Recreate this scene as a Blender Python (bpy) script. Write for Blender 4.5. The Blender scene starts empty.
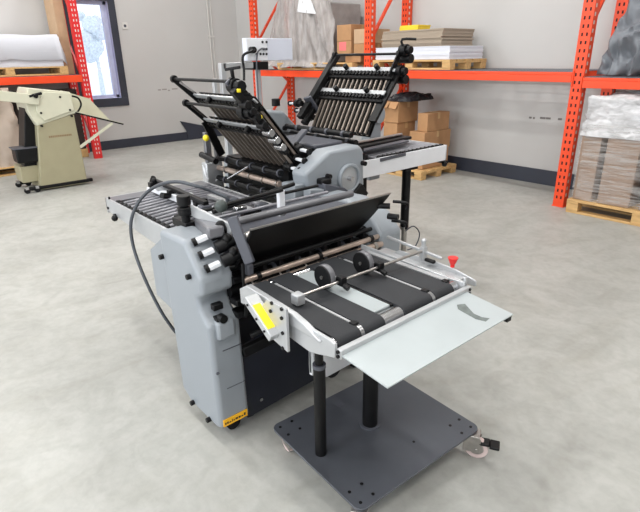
import bpy, bmesh, math, random
from mathutils import Vector, Matrix, noise
from math import sin, cos, tan, pi, radians
random.seed(7)
COL = bpy.context.scene.collection

# ------------------------------------------------------------------ camera
FPX, PITCH, ROLL, YAW, H = 511.19, 0.37262, -0.018184, 0.865614, 1.6
_F = Vector((-sin(YAW)*cos(PITCH), cos(YAW)*cos(PITCH), -sin(PITCH)))
_R0 = Vector((cos(YAW), sin(YAW), 0)); _U0 = _R0.cross(_F)
_R = _R0*cos(ROLL) + _U0*sin(ROLL); _U = -_R0*sin(ROLL) + _U0*cos(ROLL)
cd = bpy.data.cameras.new('camera'); cam = bpy.data.objects.new('camera', cd); COL.objects.link(cam)
cd.sensor_width = 36; cd.sensor_fit = 'HORIZONTAL'; cd.lens = FPX/640*36; cd.clip_end = 200
m = Matrix((_R, _U, -_F)).transposed().to_4x4(); m.translation = (0, 0, H); cam.matrix_world = m
bpy.context.scene.camera = cam
# surveying helpers: where the sight line through a photo point meets a real plane of the room
def _ray(x, y): return _F + _R*(x-320)/FPX - _U*(y-256)/FPX
def onz(x, y, z): d = _ray(x, y); return Vector((0, 0, H)) + d*((z-H)/d.z)
def onx(x, y, v): d = _ray(x, y); return Vector((0, 0, H)) + d*(v/d.x)
def ony(x, y, v): d = _ray(x, y); return Vector((0, 0, H)) + d*(v/d.y)

# ------------------------------------------------------------------ materials
MATS = {}
def mat(name, col, rough=.5, metal=0., var=.06, scale=8., bump=0., bscale=60., alpha=1., coat=0., col2=None, dist=None):
    if name in MATS: return MATS[name]
    m = bpy.data.materials.new(name); m.use_nodes = True; nt = m.node_tree; N = nt.nodes; L = nt.links
    b = N['Principled BSDF']; b.inputs['Roughness'].default_value = rough; b.inputs['Metallic'].default_value = metal
    b.inputs['Coat Weight'].default_value = coat
    if max(col) < .02: b.inputs['Specular IOR Level'].default_value = .28
    tc = N.new('ShaderNodeTexCoord'); nz = N.new('ShaderNodeTexNoise'); nz.inputs['Scale'].default_value = scale; nz.inputs['Detail'].default_value = 5
    if dist:
        mp = N.new('ShaderNodeMapping'); mp.inputs['Scale'].default_value = dist; L.new(tc.outputs['Object'], mp.inputs[0]); L.new(mp.outputs[0], nz.inputs['Vector'])
    else: L.new(tc.outputs['Object'], nz.inputs['Vector'])
    r = N.new('ShaderNodeValToRGB'); r.color_ramp.elements[0].position = .3; r.color_ramp.elements[1].position = .7
    c = Vector(col[:3]); a = c*(1-var); z = c*(1+var)
    if col2: z = Vector(col2)
    r.color_ramp.elements[0].color = (*a, 1); r.color_ramp.elements[1].color = (*[min(1, q) for q in z], 1)
    L.new(nz.outputs['Fac'], r.inputs[0]); L.new(r.outputs[0], b.inputs['Base Color'])
    if bump:
        n2 = N.new('ShaderNodeTexNoise'); n2.inputs['Scale'].default_value = bscale; n2.inputs['Detail'].default_value = 4
        L.new(tc.outputs['Object'], n2.inputs['Vector'])
        bp = N.new('ShaderNodeBump'); bp.inputs['Strength'].default_value = bump; bp.inputs['Distance'].default_value = .01
        L.new(n2.outputs['Fac'], bp.inputs['Height']); L.new(bp.outputs[0], b.inputs['Normal'])
    if alpha < 1: b.inputs['Alpha'].default_value = alpha
    MATS[name] = m; return m
def rgb(r, g, b):
    f = lambda c: (c/255/12.92) if c <= 10 else ((c/255+.055)/1.055)**2.4
    return (f(r), f(g), f(b))
M = dict(
 wall=mat('painted_wall', rgb(192,191,189), .6, var=.02, scale=1.5, bump=.05, bscale=15),
 ceil=mat('ceiling_paint', rgb(225,225,222), .8),
 base=mat('dark_baseboard', rgb(48,52,64), .5, var=.12, scale=3),
 grey=mat('light_blue_grey_paint', rgb(143,149,155), .36, var=.025, scale=5, bump=.03, bscale=90),
 greyd=mat('mid_grey_paint', rgb(80,82,90), .45, var=.05),
 navy=mat('dark_navy_panel', rgb(26,29,40), .45, var=.15, scale=6),
 black=mat('black_metal', rgb(10,10,12), .45, var=.25, scale=20),
 blackg=mat('black_gloss_sheet', rgb(5,5,6), .5, var=.25, scale=4),
 rubber=mat('black_rubber', rgb(26,26,28), .75, var=.2),
 belt=mat('conveyor_belt', rgb(34,36,40), .65, var=.12, scale=14, bump=.1, bscale=200),
 steel=mat('polished_steel', rgb(200,200,202), .22, 1., var=.06, scale=10),
 droll=mat('table_roller_steel', rgb(140,140,146), .4, .35, var=.1, scale=30),
 steelw=mat('brushed_steel_rod', rgb(176,172,168), .3, 1., var=.15, scale=30, dist=(1,.1,1)),
 copper=mat('oiled_steel_roll', rgb(186,168,156), .3, .55, var=.25, scale=14),
 alu=mat('white_aluminium', rgb(186,188,190), .36, .45, var=.04, scale=12),
 white=mat('white_paint', rgb(226,228,232), .45, var=.02),
 zinc=mat('zinc_sheet', rgb(184,192,194), .36, .35, var=.05, scale=5),
 stain=mat('worn_grey_patch', rgb(110,118,116), .5, .3, var=.2, scale=40),
 plate=mat('grey_steel_plate', rgb(86,89,96), .3, .3, var=.12, scale=3, bump=.04, bscale=150),
 orange=mat('orange_rack_paint', rgb(236,74,30), .42, var=.05, scale=4),
 redd=mat('backlit_rack_paint', rgb(214,40,42), .42, var=.06, scale=4),  # backlight put into the colour: orange paint drawn redder beside the window
 hole=mat('slot_shadow', rgb(40,16,12), .8),
 hole2=mat('slot_light', rgb(214,206,200), .7),
 card=mat('cardboard', rgb(176,134,94), .8, var=.08, scale=9),
 card2=mat('pale_cardboard', rgb(190,160,128), .8, var=.07, scale=9),
 tape=mat('brown_tape', rgb(196,160,112), .35, var=.05),
 board=mat('grey_board', rgb(160,146,130), .8, var=.14, scale=10, dist=(.3,.3,60)),
 paper=mat('white_paper', rgb(226,228,236), .7, var=.04, scale=8, dist=(.3,.3,60)),
 wood=mat('pallet_wood', rgb(204,166,112), .75, var=.16, scale=6, dist=(1,6,6)),
 yellow=mat('yellow_package', rgb(236,204,50), .5, var=.08),
 ylab=mat('yellow_label', rgb(250,226,40), .5, var=.02),
 olab=mat('orange_yellow_label', rgb(250,186,30), .5, var=.05),
 ink=mat('label_ink', rgb(60,46,24), .6),
 beige=mat('beige_enamel', rgb(158,152,124), .42, var=.03),
 beiget=mat('pale_cream_enamel', rgb(204,203,182), .42, var=.03),
 brown=mat('brown_print', rgb(140,116,86), .6),
 tan=mat('wrapped_beige_load', rgb(186,170,156), .45, var=.1, scale=4, bump=.5, bscale=9),
 tarp=mat('grey_tarpaulin', rgb(112,116,122), .5, var=.12, scale=3),
 darkload=mat('shaded_brown_load', rgb(46,36,32), .7, var=.3, scale=4),  # brown load darkened to include the shade under the rack shelf
 red=mat('red_plastic', rgb(220,44,40), .35),
 pink=mat('pink_label', rgb(226,118,118), .6),
 cable=mat('grey_cable', rgb(70,74,80), .5),
 pwheel=mat('pale_castor_tread', rgb(206,186,182), .5, var=.1),
 snow=mat('snow', rgb(238,240,246), .8),
 leaf=mat('distant_foliage', rgb(212,221,226), .8, var=.2),
 mesh=mat('galvanised_wire', rgb(120,122,126), .4, .6),
 panel=mat('rib_steel', rgb(150,142,134), .3, .8, var=.1),
 socket=mat('socket_plastic', rgb(208,206,202), .4),
 bluew=mat('bluish_white_pvc', rgb(190,194,222), .4),
 skid=mat('black_plastic_film', rgb(34,34,38), .3, var=.3, bump=.6, bscale=20),
)
def film(name, col, a, rough=.22, msc=(3, 3, 8), bmp=.8):                    # clear stretch film: partly see-through, shiny
    m = mat(name, col, rough, var=.1, scale=5, bump=bmp, bscale=14)
    nt = m.node_tree; N = nt.nodes; L = nt.links; b = N['Principled BSDF']
    tc = N.new('ShaderNodeTexCoord'); mp = N.new('ShaderNodeMapping'); mp.inputs['Scale'].default_value = msc; mp.inputs['Rotation'].default_value = (.1, .15, 0)
    n = N.new('ShaderNodeTexNoise'); n.inputs['Scale'].default_value = 2.2; n.inputs['Detail'].default_value = 6; n.inputs['Distortion'].default_value = 1.5
    r = N.new('ShaderNodeMapRange'); r.inputs[1].default_value = .35; r.inputs[2].default_value = .65; r.inputs[3].default_value = a[0]; r.inputs[4].default_value = a[1]
    L.new(tc.outputs['Object'], mp.inputs[0]); L.new(mp.outputs[0], n.inputs['Vector']); L.new(n.outputs['Fac'], r.inputs[0]); L.new(r.outputs[0], b.inputs['Alpha'])
    return m
M['card3'] = mat('dull_cardboard', rgb(150,128,112), .8, var=.08, scale=9)
M['greym'] = mat('satin_grey_tube', rgb(112,112,116), .35, .3)
M['film'] = film('stretch_film', rgb(222,220,218), (.0, .42), .22, (1.2, 1.2, 13), .5)
M['filmw'] = film('heavy_stretch_film', rgb(214,214,216), (.62, .98))
M['sheet'] = film('grey_plastic_sheet', rgb(176,170,167), (.55, .85), .2, (4, 1, .8), .25)

def floor_mat():
    m = bpy.data.materials.new('concrete_floor'); m.use_nodes = True; nt = m.node_tree; N = nt.nodes; L = nt.links
    b = N['Principled BSDF']; tc = N.new('ShaderNodeTexCoord')
    def nz(s, d, dt=0, sc=(1, 1, 1)):
        mp = N.new('ShaderNodeMapping'); mp.inputs['Scale'].default_value = sc; L.new(tc.outputs['Object'], mp.inputs[0])
        n = N.new('ShaderNodeTexNoise'); n.inputs['Scale'].default_value = s; n.inputs['Detail'].default_value = d; n.inputs['Distortion'].default_value = dt; L.new(mp.outputs[0], n.inputs['Vector']); return n
    def ramp(n, p0, c0, p1, c1):
        r = N.new('ShaderNodeValToRGB'); e = r.color_ramp.elements; e[0].position = p0; e[0].color = (*c0, 1); e[1].position = p1; e[1].color = (*c1, 1); L.new(n.outputs['Fac'], r.inputs[0]); return r
    def mul(a, c, f):
        x = N.new('ShaderNodeMix'); x.data_type = 'RGBA'; x.blend_type = 'MULTIPLY'; x.inputs[0].default_value = f; L.new(a, x.inputs[6]); L.new(c, x.inputs[7]); return x.outputs[2]
    r1 = ramp(nz(1.1, 8, .8), .3, rgb(162,162,157), .72, rgb(180,180,175))
    r2 = ramp(nz(4.5, 8, 1.6), .36, (.86, .86, .85), .58, (1, 1, 1))
    r3 = ramp(nz(26, 6, .5), .38, (.92, .92, .92), .6, (1.0, 1.0, 1.0))
    r4 = ramp(nz(2.2, 5, 2.5, (1, .35, 1)), .52, (1, 1, 1), .78, (.86, .85, .82))
    c = mul(r1.outputs[0], r2.outputs[0], .8); c = mul(c, r3.outputs[0], .8); c = mul(c, r4.outputs[0], .8)
    L.new(c, b.inputs['Base Color'])
    rr = N.new('ShaderNodeMapRange'); rr.inputs[3].default_value = .38; rr.inputs[4].default_value = .62; L.new(nz(3, 5).outputs['Fac'], rr.inputs[0]); L.new(rr.outputs[0], b.inputs['Roughness'])
    bp = N.new('ShaderNodeBump'); bp.inputs['Strength'].default_value = .08; bp.inputs['Distance'].default_value = .01; L.new(nz(40, 6).outputs['Fac'], bp.inputs['Height']); L.new(bp.outputs[0], b.inputs['Normal'])
    return m
M['floor'] = floor_mat()
def emis(name, col, s):
    m = mat(name, col, .5); b = m.node_tree.nodes['Principled BSDF']; b.inputs['Emission Color'].default_value = (*col, 1); b.inputs['Emission Strength'].default_value = s; return m
M['lamp'] = emis('led_panel', (1, .98, .95), 6)
gm = bpy.data.materials.new('window_glass'); gm.use_nodes = True
nt = gm.node_tree; nt.nodes.clear(); o_ = nt.nodes.new('ShaderNodeOutputMaterial'); a_ = nt.nodes.new('ShaderNodeBsdfTransparent'); g_ = nt.nodes.new('ShaderNodeBsdfGlossy'); x_ = nt.nodes.new('ShaderNodeMixShader')
g_.inputs['Roughness'].default_value = .05; x_.inputs[0].default_value = .06; nt.links.new(a_.outputs[0], x_.inputs[1]); nt.links.new(g_.outputs[0], x_.inputs[2]); nt.links.new(x_.outputs[0], o_.inputs[0])
M['glass'] = gm

# ------------------------------------------------------------------ mesh helpers
WORLD = {}
def wm(o):
    if o is None: return Matrix.Identity(4)
    p = wm(o.parent) @ o.matrix_parent_inverse if o.parent else Matrix.Identity(4)
    return p @ o.matrix_basis
class MB:
    def __init__(s): s.v = []; s.f = []; s.mi = []; s.cur = 0
    def mat(s, i): s.cur = i; return s
    def add(s, vs, fs):
        n = len(s.v); s.v += [Vector(v) for v in vs]; s.f += [[i+n for i in f] for f in fs]; s.mi += [s.cur]*len(fs); return s
    def box(s, x0, x1, y0, y1, z0, z1):
        vs = [(x, y, z) for z in (z0, z1) for y in (y0, y1) for x in (x0, x1)]
        return s.add(vs, [(0,2,3,1),(4,5,7,6),(0,1,5,4),(2,6,7,3),(0,4,6,2),(1,3,7,5)])
    def obox(s, p, q, w, h, up=(0,0,1)):          # bar from p to q, width w (sideways), height h (along up)
        p = Vector(p); q = Vector(q); d = (q-p).normalized(); up = Vector(up); sd = d.cross(up).normalized(); u = sd.cross(d).normalized()
        vs = [a + sd*(i*w/2) + u*(j*h/2) for a in (p, q) for j in (-1, 1) for i in (-1, 1)]
        return s.add(vs, [(0,1,3,2),(4,6,7,5),(0,4,5,1),(2,3,7,6),(0,2,6,4),(1,5,7,3)])
    def prism(s, poly, ax, a, b):                 # poly in the two other axes (in xyz order), extruded along ax
        def P(u, v, w):
            return (w, u, v) if ax == 0 else ((u, w, v) if ax == 1 else (u, v, w))
        n = len(poly)
        ar = sum(poly[i][0]*poly[(i+1)%n][1]-poly[(i+1)%n][0]*poly[i][1] for i in range(n))
        if (ar < 0) != (ax == 1): poly = poly[::-1]
        if a > b: a, b = b, a
        vs = [P(*p, a) for p in poly] + [P(*p, b) for p in poly]
        fs = [list(range(n))[::-1], [i+n for i in range(n)]] + [(i, (i+1) % n, (i+1) % n+n, i+n) for i in range(n)]
        return s.add(vs, fs)
    def cyl(s, p, q, r, n=16, r2=None):
        p = Vector(p); q = Vector(q); d = (q-p).normalized(); a = d.orthogonal().normalized(); b = d.cross(a); r2 = r if r2 is None else r2
        vs = [p + (a*cos(2*pi*i/n)+b*sin(2*pi*i/n))*r for i in range(n)] + [q + (a*cos(2*pi*i/n)+b*sin(2*pi*i/n))*r2 for i in range(n)]
        return s.add(vs, [list(range(n))[::-1], list(range(n, 2*n))] + [(i, (i+1) % n, (i+1) % n+n, i+n) for i in range(n)])
    def ring(s, c, axis, r0, r1, w, n=28):        # tyre: tube with rectangular section
        c = Vector(c); d = Vector(axis).normalized(); a = d.orthogonal().normalized(); b = d.cross(a)
        prof = [(r0, -w/2), (r1*.97, -w/2), (r1, -w*.3), (r1, w*.3), (r1*.97, w/2), (r0, w/2)]; k = len(prof)
        vs = [c + (a*cos(2*pi*i/n)+b*sin(2*pi*i/n))*rr + d*t for i in range(n) for rr, t in prof]
        return s.add(vs, [(i*k+j, i*k+(j+1) % k, ((i+1) % n)*k+(j+1) % k, ((i+1) % n)*k+j) for i in range(n) for j in range(k)])
    def tube(s, pts, r, n=10, sub=6):
        P = [Vector(p) for p in pts]
        if sub > 1 and len(P) > 2:
            Q = []
            for i in range(len(P)-1):
                a, b, c, d = P[max(i-1, 0)], P[i], P[i+1], P[min(i+2, len(P)-1)]
                for k in range(sub):
                    t = k/sub; Q.append(.5*((2*b)+(c-a)*t+(2*a-5*b+4*c-d)*t*t+(3*b-a-3*c+d)*t**3))
            Q.append(P[-1]); P = Q
        base = len(s.v); nrm = None
        for i, p in enumerate(P):
            d = (P[min(i+1, len(P)-1)]-P[max(i-1, 0)]).normalized()
            nrm = d.orthogonal().normalized() if nrm is None else (nrm-d*nrm.dot(d)).normalized()
            b = d.cross(nrm); s.v += [p+(nrm*cos(2*pi*k/n)+b*sin(2*pi*k/n))*r for k in range(n)]
        for i in range(len(P)-1):
            for k in range(n): s.f.append([base+i*n+k, base+i*n+(k+1) % n, base+(i+1)*n+(k+1) % n, base+(i+1)*n+k]); s.mi.append(s.cur)
        s.f.append([base+k for k in range(n)][::-1]); s.f.append([base+(len(P)-1)*n+k for k in range(n)]); s.mi += [s.cur]*2
        return s
    def sphere(s, c, r, n=14, sc=(1, 1, 1)):
        c = Vector(c); vs = []; fs = []; m_ = n//2
        for i in range(m_+1):
            th = pi*i/m_
            for k in range(n): vs.append(c+Vector((sin(th)*cos(2*pi*k/n)*sc[0], sin(th)*sin(2*pi*k/n)*sc[1], cos(th)*sc[2]))*r)
        for i in range(m_):
            for k in range(n): fs.append((i*n+k, (i+1)*n+k, (i+1)*n+(k+1) % n, i*n+(k+1) % n))
        return s.add(vs, fs)
    def build(s, name, mats, parent=None, bevel=0., seg=2, smooth=40, tf=None, local=False):
        me = bpy.data.meshes.new(name); vs = s.v if tf is None else [tf @ v for v in s.v]
        me.from_pydata([tuple(v) for v in vs], [], s.f)
        if not isinstance(mats, (list, tuple)): mats = [mats]
        for q in mats: me.materials.append(q)
        me.polygons.foreach_set('material_index', s.mi)
        bm = bmesh.new(); bm.from_mesh(me); bmesh.ops.recalc_face_normals(bm, faces=bm.faces); bm.to_mesh(me); bm.free()
        for p in me.polygons: p.use_smooth = True
        me.set_sharp_from_angle(angle=radians(smooth)); me.update()
        o = bpy.data.objects.new(name, me); COL.objects.link(o)
        if parent is not None:
            o.parent = parent
            if not local: o.matrix_parent_inverse = wm(parent).inverted()
        if bevel:
            b = o.modifiers.new('bevel', 'BEVEL'); b.width = bevel; b.segments = seg; b.limit_method = 'ANGLE'; b.angle_limit = radians(35); b.use_clamp_overlap = True
        return o
def tag(o, label=None, cat=None, group=None, kind=None):
    if label: o['label'] = label
    if cat: o['category'] = cat
    if group: o['group'] = group
    if kind: o['kind'] = kind
    return o
def thing(name, loc, label, cat, group=None):
    o = bpy.data.objects.new(name, None); o.empty_display_size = .1; o.location = loc; COL.objects.link(o); return tag(o, label, cat, group)
def B(x0, x1, y0, y1, z0, z1): return MB().box(x0, x1, y0, y1, z0, z1)

# ================================================================== the room
XW, YW = -10.15, 6.44
X1, Y0, ZC = 4.5, -4.5, 5.2
tag(B(XW-.2, X1+.2, Y0-.2, YW+.2, -.1, 0).build('floor', M['floor']), kind='structure')
tag(B(XW-.2, X1+.2, Y0-.2, YW+.2, ZC, ZC+.1).build('ceiling', M['ceil']), kind='structure')
tag(B(XW-.2, X1+.2, YW, YW+.2, 0, ZC).build('wall_back', M['wall']), kind='structure')
tag(B(X1, X1+.2, Y0, YW, 0, ZC).build('wall_right', M['wall']), kind='structure')
WY0, WY1, WZ0, WZ1 = 3.12, 3.76, .93, 2.58
w = MB()
w.box(XW-.2, XW, Y0, WY0, 0, ZC).box(XW-.2, XW, WY1, YW, 0, ZC).box(XW-.2, XW, WY0, WY1, 0, WZ0).box(XW-.2, XW, WY0, WY1, WZ1, ZC)
tag(w.build('wall_left', M['wall']), kind='structure')
FX = [(-8.5, -5.5), (-3.5, -.5), (1, 3.5)]     # unseen openings added behind the camera to let in fill light
w = MB(); xs = [XW-.2]
for a, b in FX: w.box(xs[-1], a, Y0-.2, Y0, 0, ZC); w.box(a, b, Y0-.2, Y0, 0, 1.0); w.box(a, b, Y0-.2, Y0, 3.4, ZC); xs.append(b)
w.box(xs[-1], X1+.2, Y0-.2, Y0, 0, ZC)
tag(w.build('wall_front', M['wall']), kind='structure')
tag(B(XW, XW+.02, Y0, 5.02, 0, .165).box(XW, XW+.02, 5.02, YW, 0, .2).build('baseboard_left', M['base'], bevel=.003), kind='structure')
tag(MB().prism([(4.88, .40), (5.0, .2), (5.04, 0), (YW, 0), (YW, .22), (5.41, .26)], 0, XW+.02, XW+.035).build('trim_1', M['base']), kind='structure')
tag(B(XW, X1, YW-.02, YW, 0, .19).build('baseboard_back', M['base'], bevel=.003), kind='structure')
# window in the left wall
wr = thing('window_1', (XW, WY0, WZ0), None, None); wr['kind'] = 'structure'
c = MB(); cw = .125
cl = .27
c.box(XW, XW+.025, WY0-cl, WY1+cw, WZ0-cw-.02, WZ0).box(XW, XW+.025, WY0-cl, WY1+cw, WZ1, WZ1+cw).box(XW, XW+.025, WY0-cl, WY0, WZ0, WZ1).box(XW, XW+.025, WY1, WY1+cw, WZ0, WZ1)
c.build('window_casing', M['base'], wr, bevel=.003)
c = MB(); fw = .03
c.box(XW-.15, XW+.005, WY1-.008, WY1, WZ0, WZ1).box(XW-.15, XW+.005, WY0, WY0+.008, WZ0, WZ1).box(XW-.15, XW+.005, WY0, WY1, WZ0, WZ0+.008)
c.box(XW-.15, XW-.08, WY1-.06, WY1, WZ0, WZ1).box(XW-.15, XW-.08, WY0, WY0+.06, WZ0, WZ1).box(XW-.15, XW-.08, WY0, WY1, WZ0, WZ0+.06).box(XW-.15, XW-.08, WY0, WY1, WZ1-.06, WZ1)
c.box(XW-.13, XW-.06, WY1-.1, WY1-.06, WZ0+.06, WZ1-.06)
c.build('window_frame', M['bluew'], wr, bevel=.004)
B(XW-.12, XW-.115, WY0+.05, WY1-.08, WZ0+.05, WZ1-.05).build('window_pane', M['glass'], wr)
# outside: snow and a few bare shapes of trees
tag(B(-90, XW-.3, -60, 60, -.6, -.5).build('snow_ground', M['snow']), kind='structure')
for i, (yy, xx, h, lab) in enumerate([(11.5, -34, 4.3, 'pale hazy tree seen through the window glass')]):
    t = thing('tree', (xx, yy, -.5), lab, 'tree')
    MB().cyl((xx, yy, -.5), (xx, yy, h*.5), .16, 8, .08).build('trunk', M['leaf'], t)
    s = MB()
    for k in range(9): s.sphere((xx+random.uniform(-.5, .5), yy+random.uniform(-.6, .6), h*(.5+.055*k)), random.uniform(.45, .7)*(1.2-k*.08), 10)
    s.build('foliage', M['leaf'], t)

# ------------------------------------------------------------------ conduit, socket, scuffs
c = MB().cyl((XW+.015, 5.76, .2), (XW+.015, 5.76, ZC), .012, 10).cyl((XW+.015, 5.83, .2), (XW+.015, 5.83, ZC), .009, 10)
for z in (.8, 2.0, 3.2): c.box(XW, XW+.03, 5.73, 5.86, z, z+.03)
tag(c.build('conduit', M['socket']), 'thin pale twin conduit running up the left wall behind the machine', 'conduit')
t = thing('wall_socket', (XW, 4.02, 2.18), 'small white wall socket right of the window', 'socket')
B(XW, XW+.012, 3.965, 4.075, 2.12, 2.24).build('cover_plate', M['socket'], t, bevel=.004)
MB().cyl((XW+.01, 4.02, 2.18), (XW+.016, 4.02, 2.18), .025, 16).build('outlet', M['greyd'], t)
def scuffs(name, pts, lab):
    s = MB()
    for p, d, l in pts: s.obox(p, Vector(p)+Vector(d)*l, .004, .012)
    return s
s = MB()
for q in [(158,90,3),(162,89.5,5),(168,90.5,2),(172,89,6),(184,86,2)]:
    p = onx(q[0], q[1], XW+.001); s.box(XW, XW+.003, p.y, p.y+q[2]*.02, p.z-.012, p.z+.012)
tag(s.build('wall_scuffs', mat('scuff', rgb(150,146,142), .8), None), 'row of grey scuff marks on the left wall behind the plates', 'scuff marks')
s = MB()
for q in [(529,117.5,3),(533,118,2),(540,117.8,6),(546,118.2,5),(558,119,4)]:
    p = ony(q[0], q[1], YW-.001); s.box(p.x, p.x+q[2]*.012, YW-.003, YW, p.z-.012, p.z+.012)
tag(s.build('wall_scuffs', mat('scuff2', rgb(120,116,114), .8), None), 'row of dark scuff marks on the back wall under the empty shelf', 'scuff marks')

# ================================================================== racks
def slots(m, x0, x1, y0, y1, z0, z1, face, pitch=.075, light=False, hm=1):
    """paired slots down a post face"""
    z = z0+.04; k = 0
    while z < z1-.04:
        m.mat(hm if not light else hm+1)
        if face == 'y':
            for u in (.3, .7): 
                cx = x0+(x1-x0)*u; m.box(cx-.008, cx+.008, y0-.0015, y0+.002, z, z+.032)
        else:
            for u in (.35,):
                cy = y0+(y1-y0)*u; m.box(x1-.002, x1+.0015, cy-.012, cy+.012, z, z+.034)
        z += pitch
    m.mat(0)
RY, RD = 5.56, .86
rack = thing('pallet_rack', (-5.4, RY, 0), 'long orange pallet rack standing against the back wall', 'pallet rack')
ups = [-8.28, -5.43, -2.45]
for x in ups:
    for yb in (RY, RY+RD-.09):
        u = MB().box(x-.058, x+.058, yb, yb+.1, .006, 3.4)
        u.box(x-.065, x+.065, yb-.006, yb+.104, .0, .008)
        slots(u, x-.058, x+.058, yb, yb+.1, .05, 3.4, 'y'); slots(u, x-.058, x+.058, yb, yb+.1, .08, 3.4, 'x', light=True)
        u.build('upright', [M['orange'], M['hole'], M['hole2']], rack)
    for i, (za, zb) in enumerate([(.15, .15), (.25, 1.15), (1.15, 1.75), (1.8, 2.75)]):
        if i < 3 and x > -3: continue
        ya, yb = (RY+.07, RY+RD-.08) if i != 2 else (RY+RD-.08, RY+.07)
        if i == 3: ya, yb = RY+.07, RY+RD-.08
        MB().obox((x, ya, za), (x, yb, zb), .03, .045, (1, 0, 0)).build('brace', M['orange'], rack)
ZB = 1.385
def beam(x0, x1, y, z1, h=.1):
    b = MB().box(x0+.058, x1-.058, y-.012, y+.035, z1-h, z1-.03).box(x0+.058, x1-.058, y-.012, y+.018, z1-.03, z1)
    for x in (x0+.045, x1-.049): b.box(x-.006, x+.01, y-.016, y+.01, z1-h-.04, z1+.02)
    b.build('beam', M['orange'], rack, bevel=.004)
def deck(x0, x1, z):
    d = MB(); n = int((x1-x0)/.05)
    for i in range(n): x = x0+.06+(x1-x0-.12)*i/(n-1); d.box(x-.003, x+.003, RY+.0, RY+RD, z-.006, z)
    for i in range(12): y = RY+.02+i*(RD-.04)/11; d.box(x0+.05, x1-.05, y-.003, y+.003, z-.002, z+.004)
    for i in range(3):
        for e in range(1): pass
    d.build('wire_deck', M['mesh'], rack)
    d = MB()
    for i in range(3):
        for k in range(2): x = x0+.3+(x1-x0-.6)*(i+.5*k)/2.5; d.box(x, x+.05, RY+.02, RY+RD-.03, z-.035, z-.006)
    d.build('deck_support', M['mesh'], rack)
for (x0, x1, z) in [(ups[0], ups[1], ZB), (ups[1], ups[2], ZB+.02), (ups[2], .5, ZB-.03)]:
    beam(x0, x1, RY, z); beam(x0, x1, RY+RD-.03, z); deck(x0, x1, z+.004)
u = MB()
# the far-right upright, past the frame
for yb in (RY, RY+RD-.09):
    u = MB().box(.455, .545, yb, yb+.08, 0, 3.4); slots(u, .455, .545, yb, yb+.08, .05, 3.4, 'y'); u.build('upright', [M['orange'], M['hole'], M['hole2']], rack)
SZ1, SZ2, SZ3 = ZB+.008, ZB+.028, ZB-.022       # shelf surfaces

RX = -9.32                                       # front plane of the rack on the left wall
rl = thing('pallet_rack', (RX, 2.0, 0), 'red pallet rack beside the window loaded with a white paper stack', 'pallet rack')
for y in (2.9, .05):
    for xb in (RX-.08, RX-.76):
        u = MB().box(xb, xb+.08, y-.065, y+.065, 0, 3.4)
        z = .08
        while z < 3.3:
            u.mat(1).box(xb+.079, xb+.0815, y-.03, y-.014, z, z+.034).box(xb+.079, xb+.0815, y+.014, y+.03, z, z+.034); u.mat(0); z += .075
        u.build('upright', [M['redd'], M['hole2'] if True else 0], rl)
    for za, zb in ((.2, 1.1), (1.2, 2.1), (2.2, 3.1)): MB().obox((RX-.05, y, za), (RX-.72, y, zb), .045, .03, (0, 1, 0)).build('brace', M['redd'], rl)
for xb in (RX-.01, RX-.76):
    MB().box(xb-.02, xb+.02, .1, 2.85, 1.27, 1.38).build('beam', M['orange'], rl, bevel=.004)
d = MB()
for i in range(50): y = .12+i*.0555; d.box(RX-.74, RX+.005, y-.003, y+.003, 1.378, 1.384)
for i in range(10): x = RX-.72+i*.078; d.box(x-.003, x+.003, .1, 2.85, 1.382, 1.388)
d.build('wire_deck', M['mesh'], rl)

def pallet(x0, x1, y0, y1, z, label, group=None, along='x', h=.144):
    t = thing('pallet', ((x0+x1)/2, (y0+y1)/2, z), label, 'pallet', group)
    n = 5
    bt = .022
    def bx(a0, a1, b0, b1, z0, z1, nm):          # a = along board, b across
        if along == 'x': B(a0, a1, b0, b1, z0, z1).build(nm, M['wood'], t, bevel=.003)
        else: B(b0, b1, a0, a1, z0, z1).build(nm, M['wood'], t, bevel=.003)
    A0, A1, C0, C1 = (x0, x1, y0, y1) if along == 'x' else (y0, y1, x0, x1)
    for i in range(n):
        wv = .12; c = C0+wv/2+(C1-C0-wv)*i/(n-1); bx(A0, A1, c-wv/2, c+wv/2, z+h-bt, z+h, 'deck_board')
    for i in range(3):
        c = A0+.06+(A1-A0-.12)*i/2; 
        B(*( (c-.06, c+.06, C0, C1) if along == 'x' else (C0, C1, c-.06, c+.06)), z+h-2*bt, z+h-bt).build('stringer_board', M['wood'], t, bevel=.003)
        for j in range(3):
            k = C0+.06+(C1-C0-.12)*j/2
            B(*( (c-.06, c+.06, k-.055, k+.055) if along == 'x' else (k-.055, k+.055, c-.06, c+.06)), z+bt, z+h-2*bt).build('block', M['wood'], t, bevel=.003)
    for j in range(3):
        k = C0+.06+(C1-C0-.12)*j/2; bx(A0, A1, k-.05, k+.05, z, z+bt, 'bottom_board')
    return t

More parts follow.
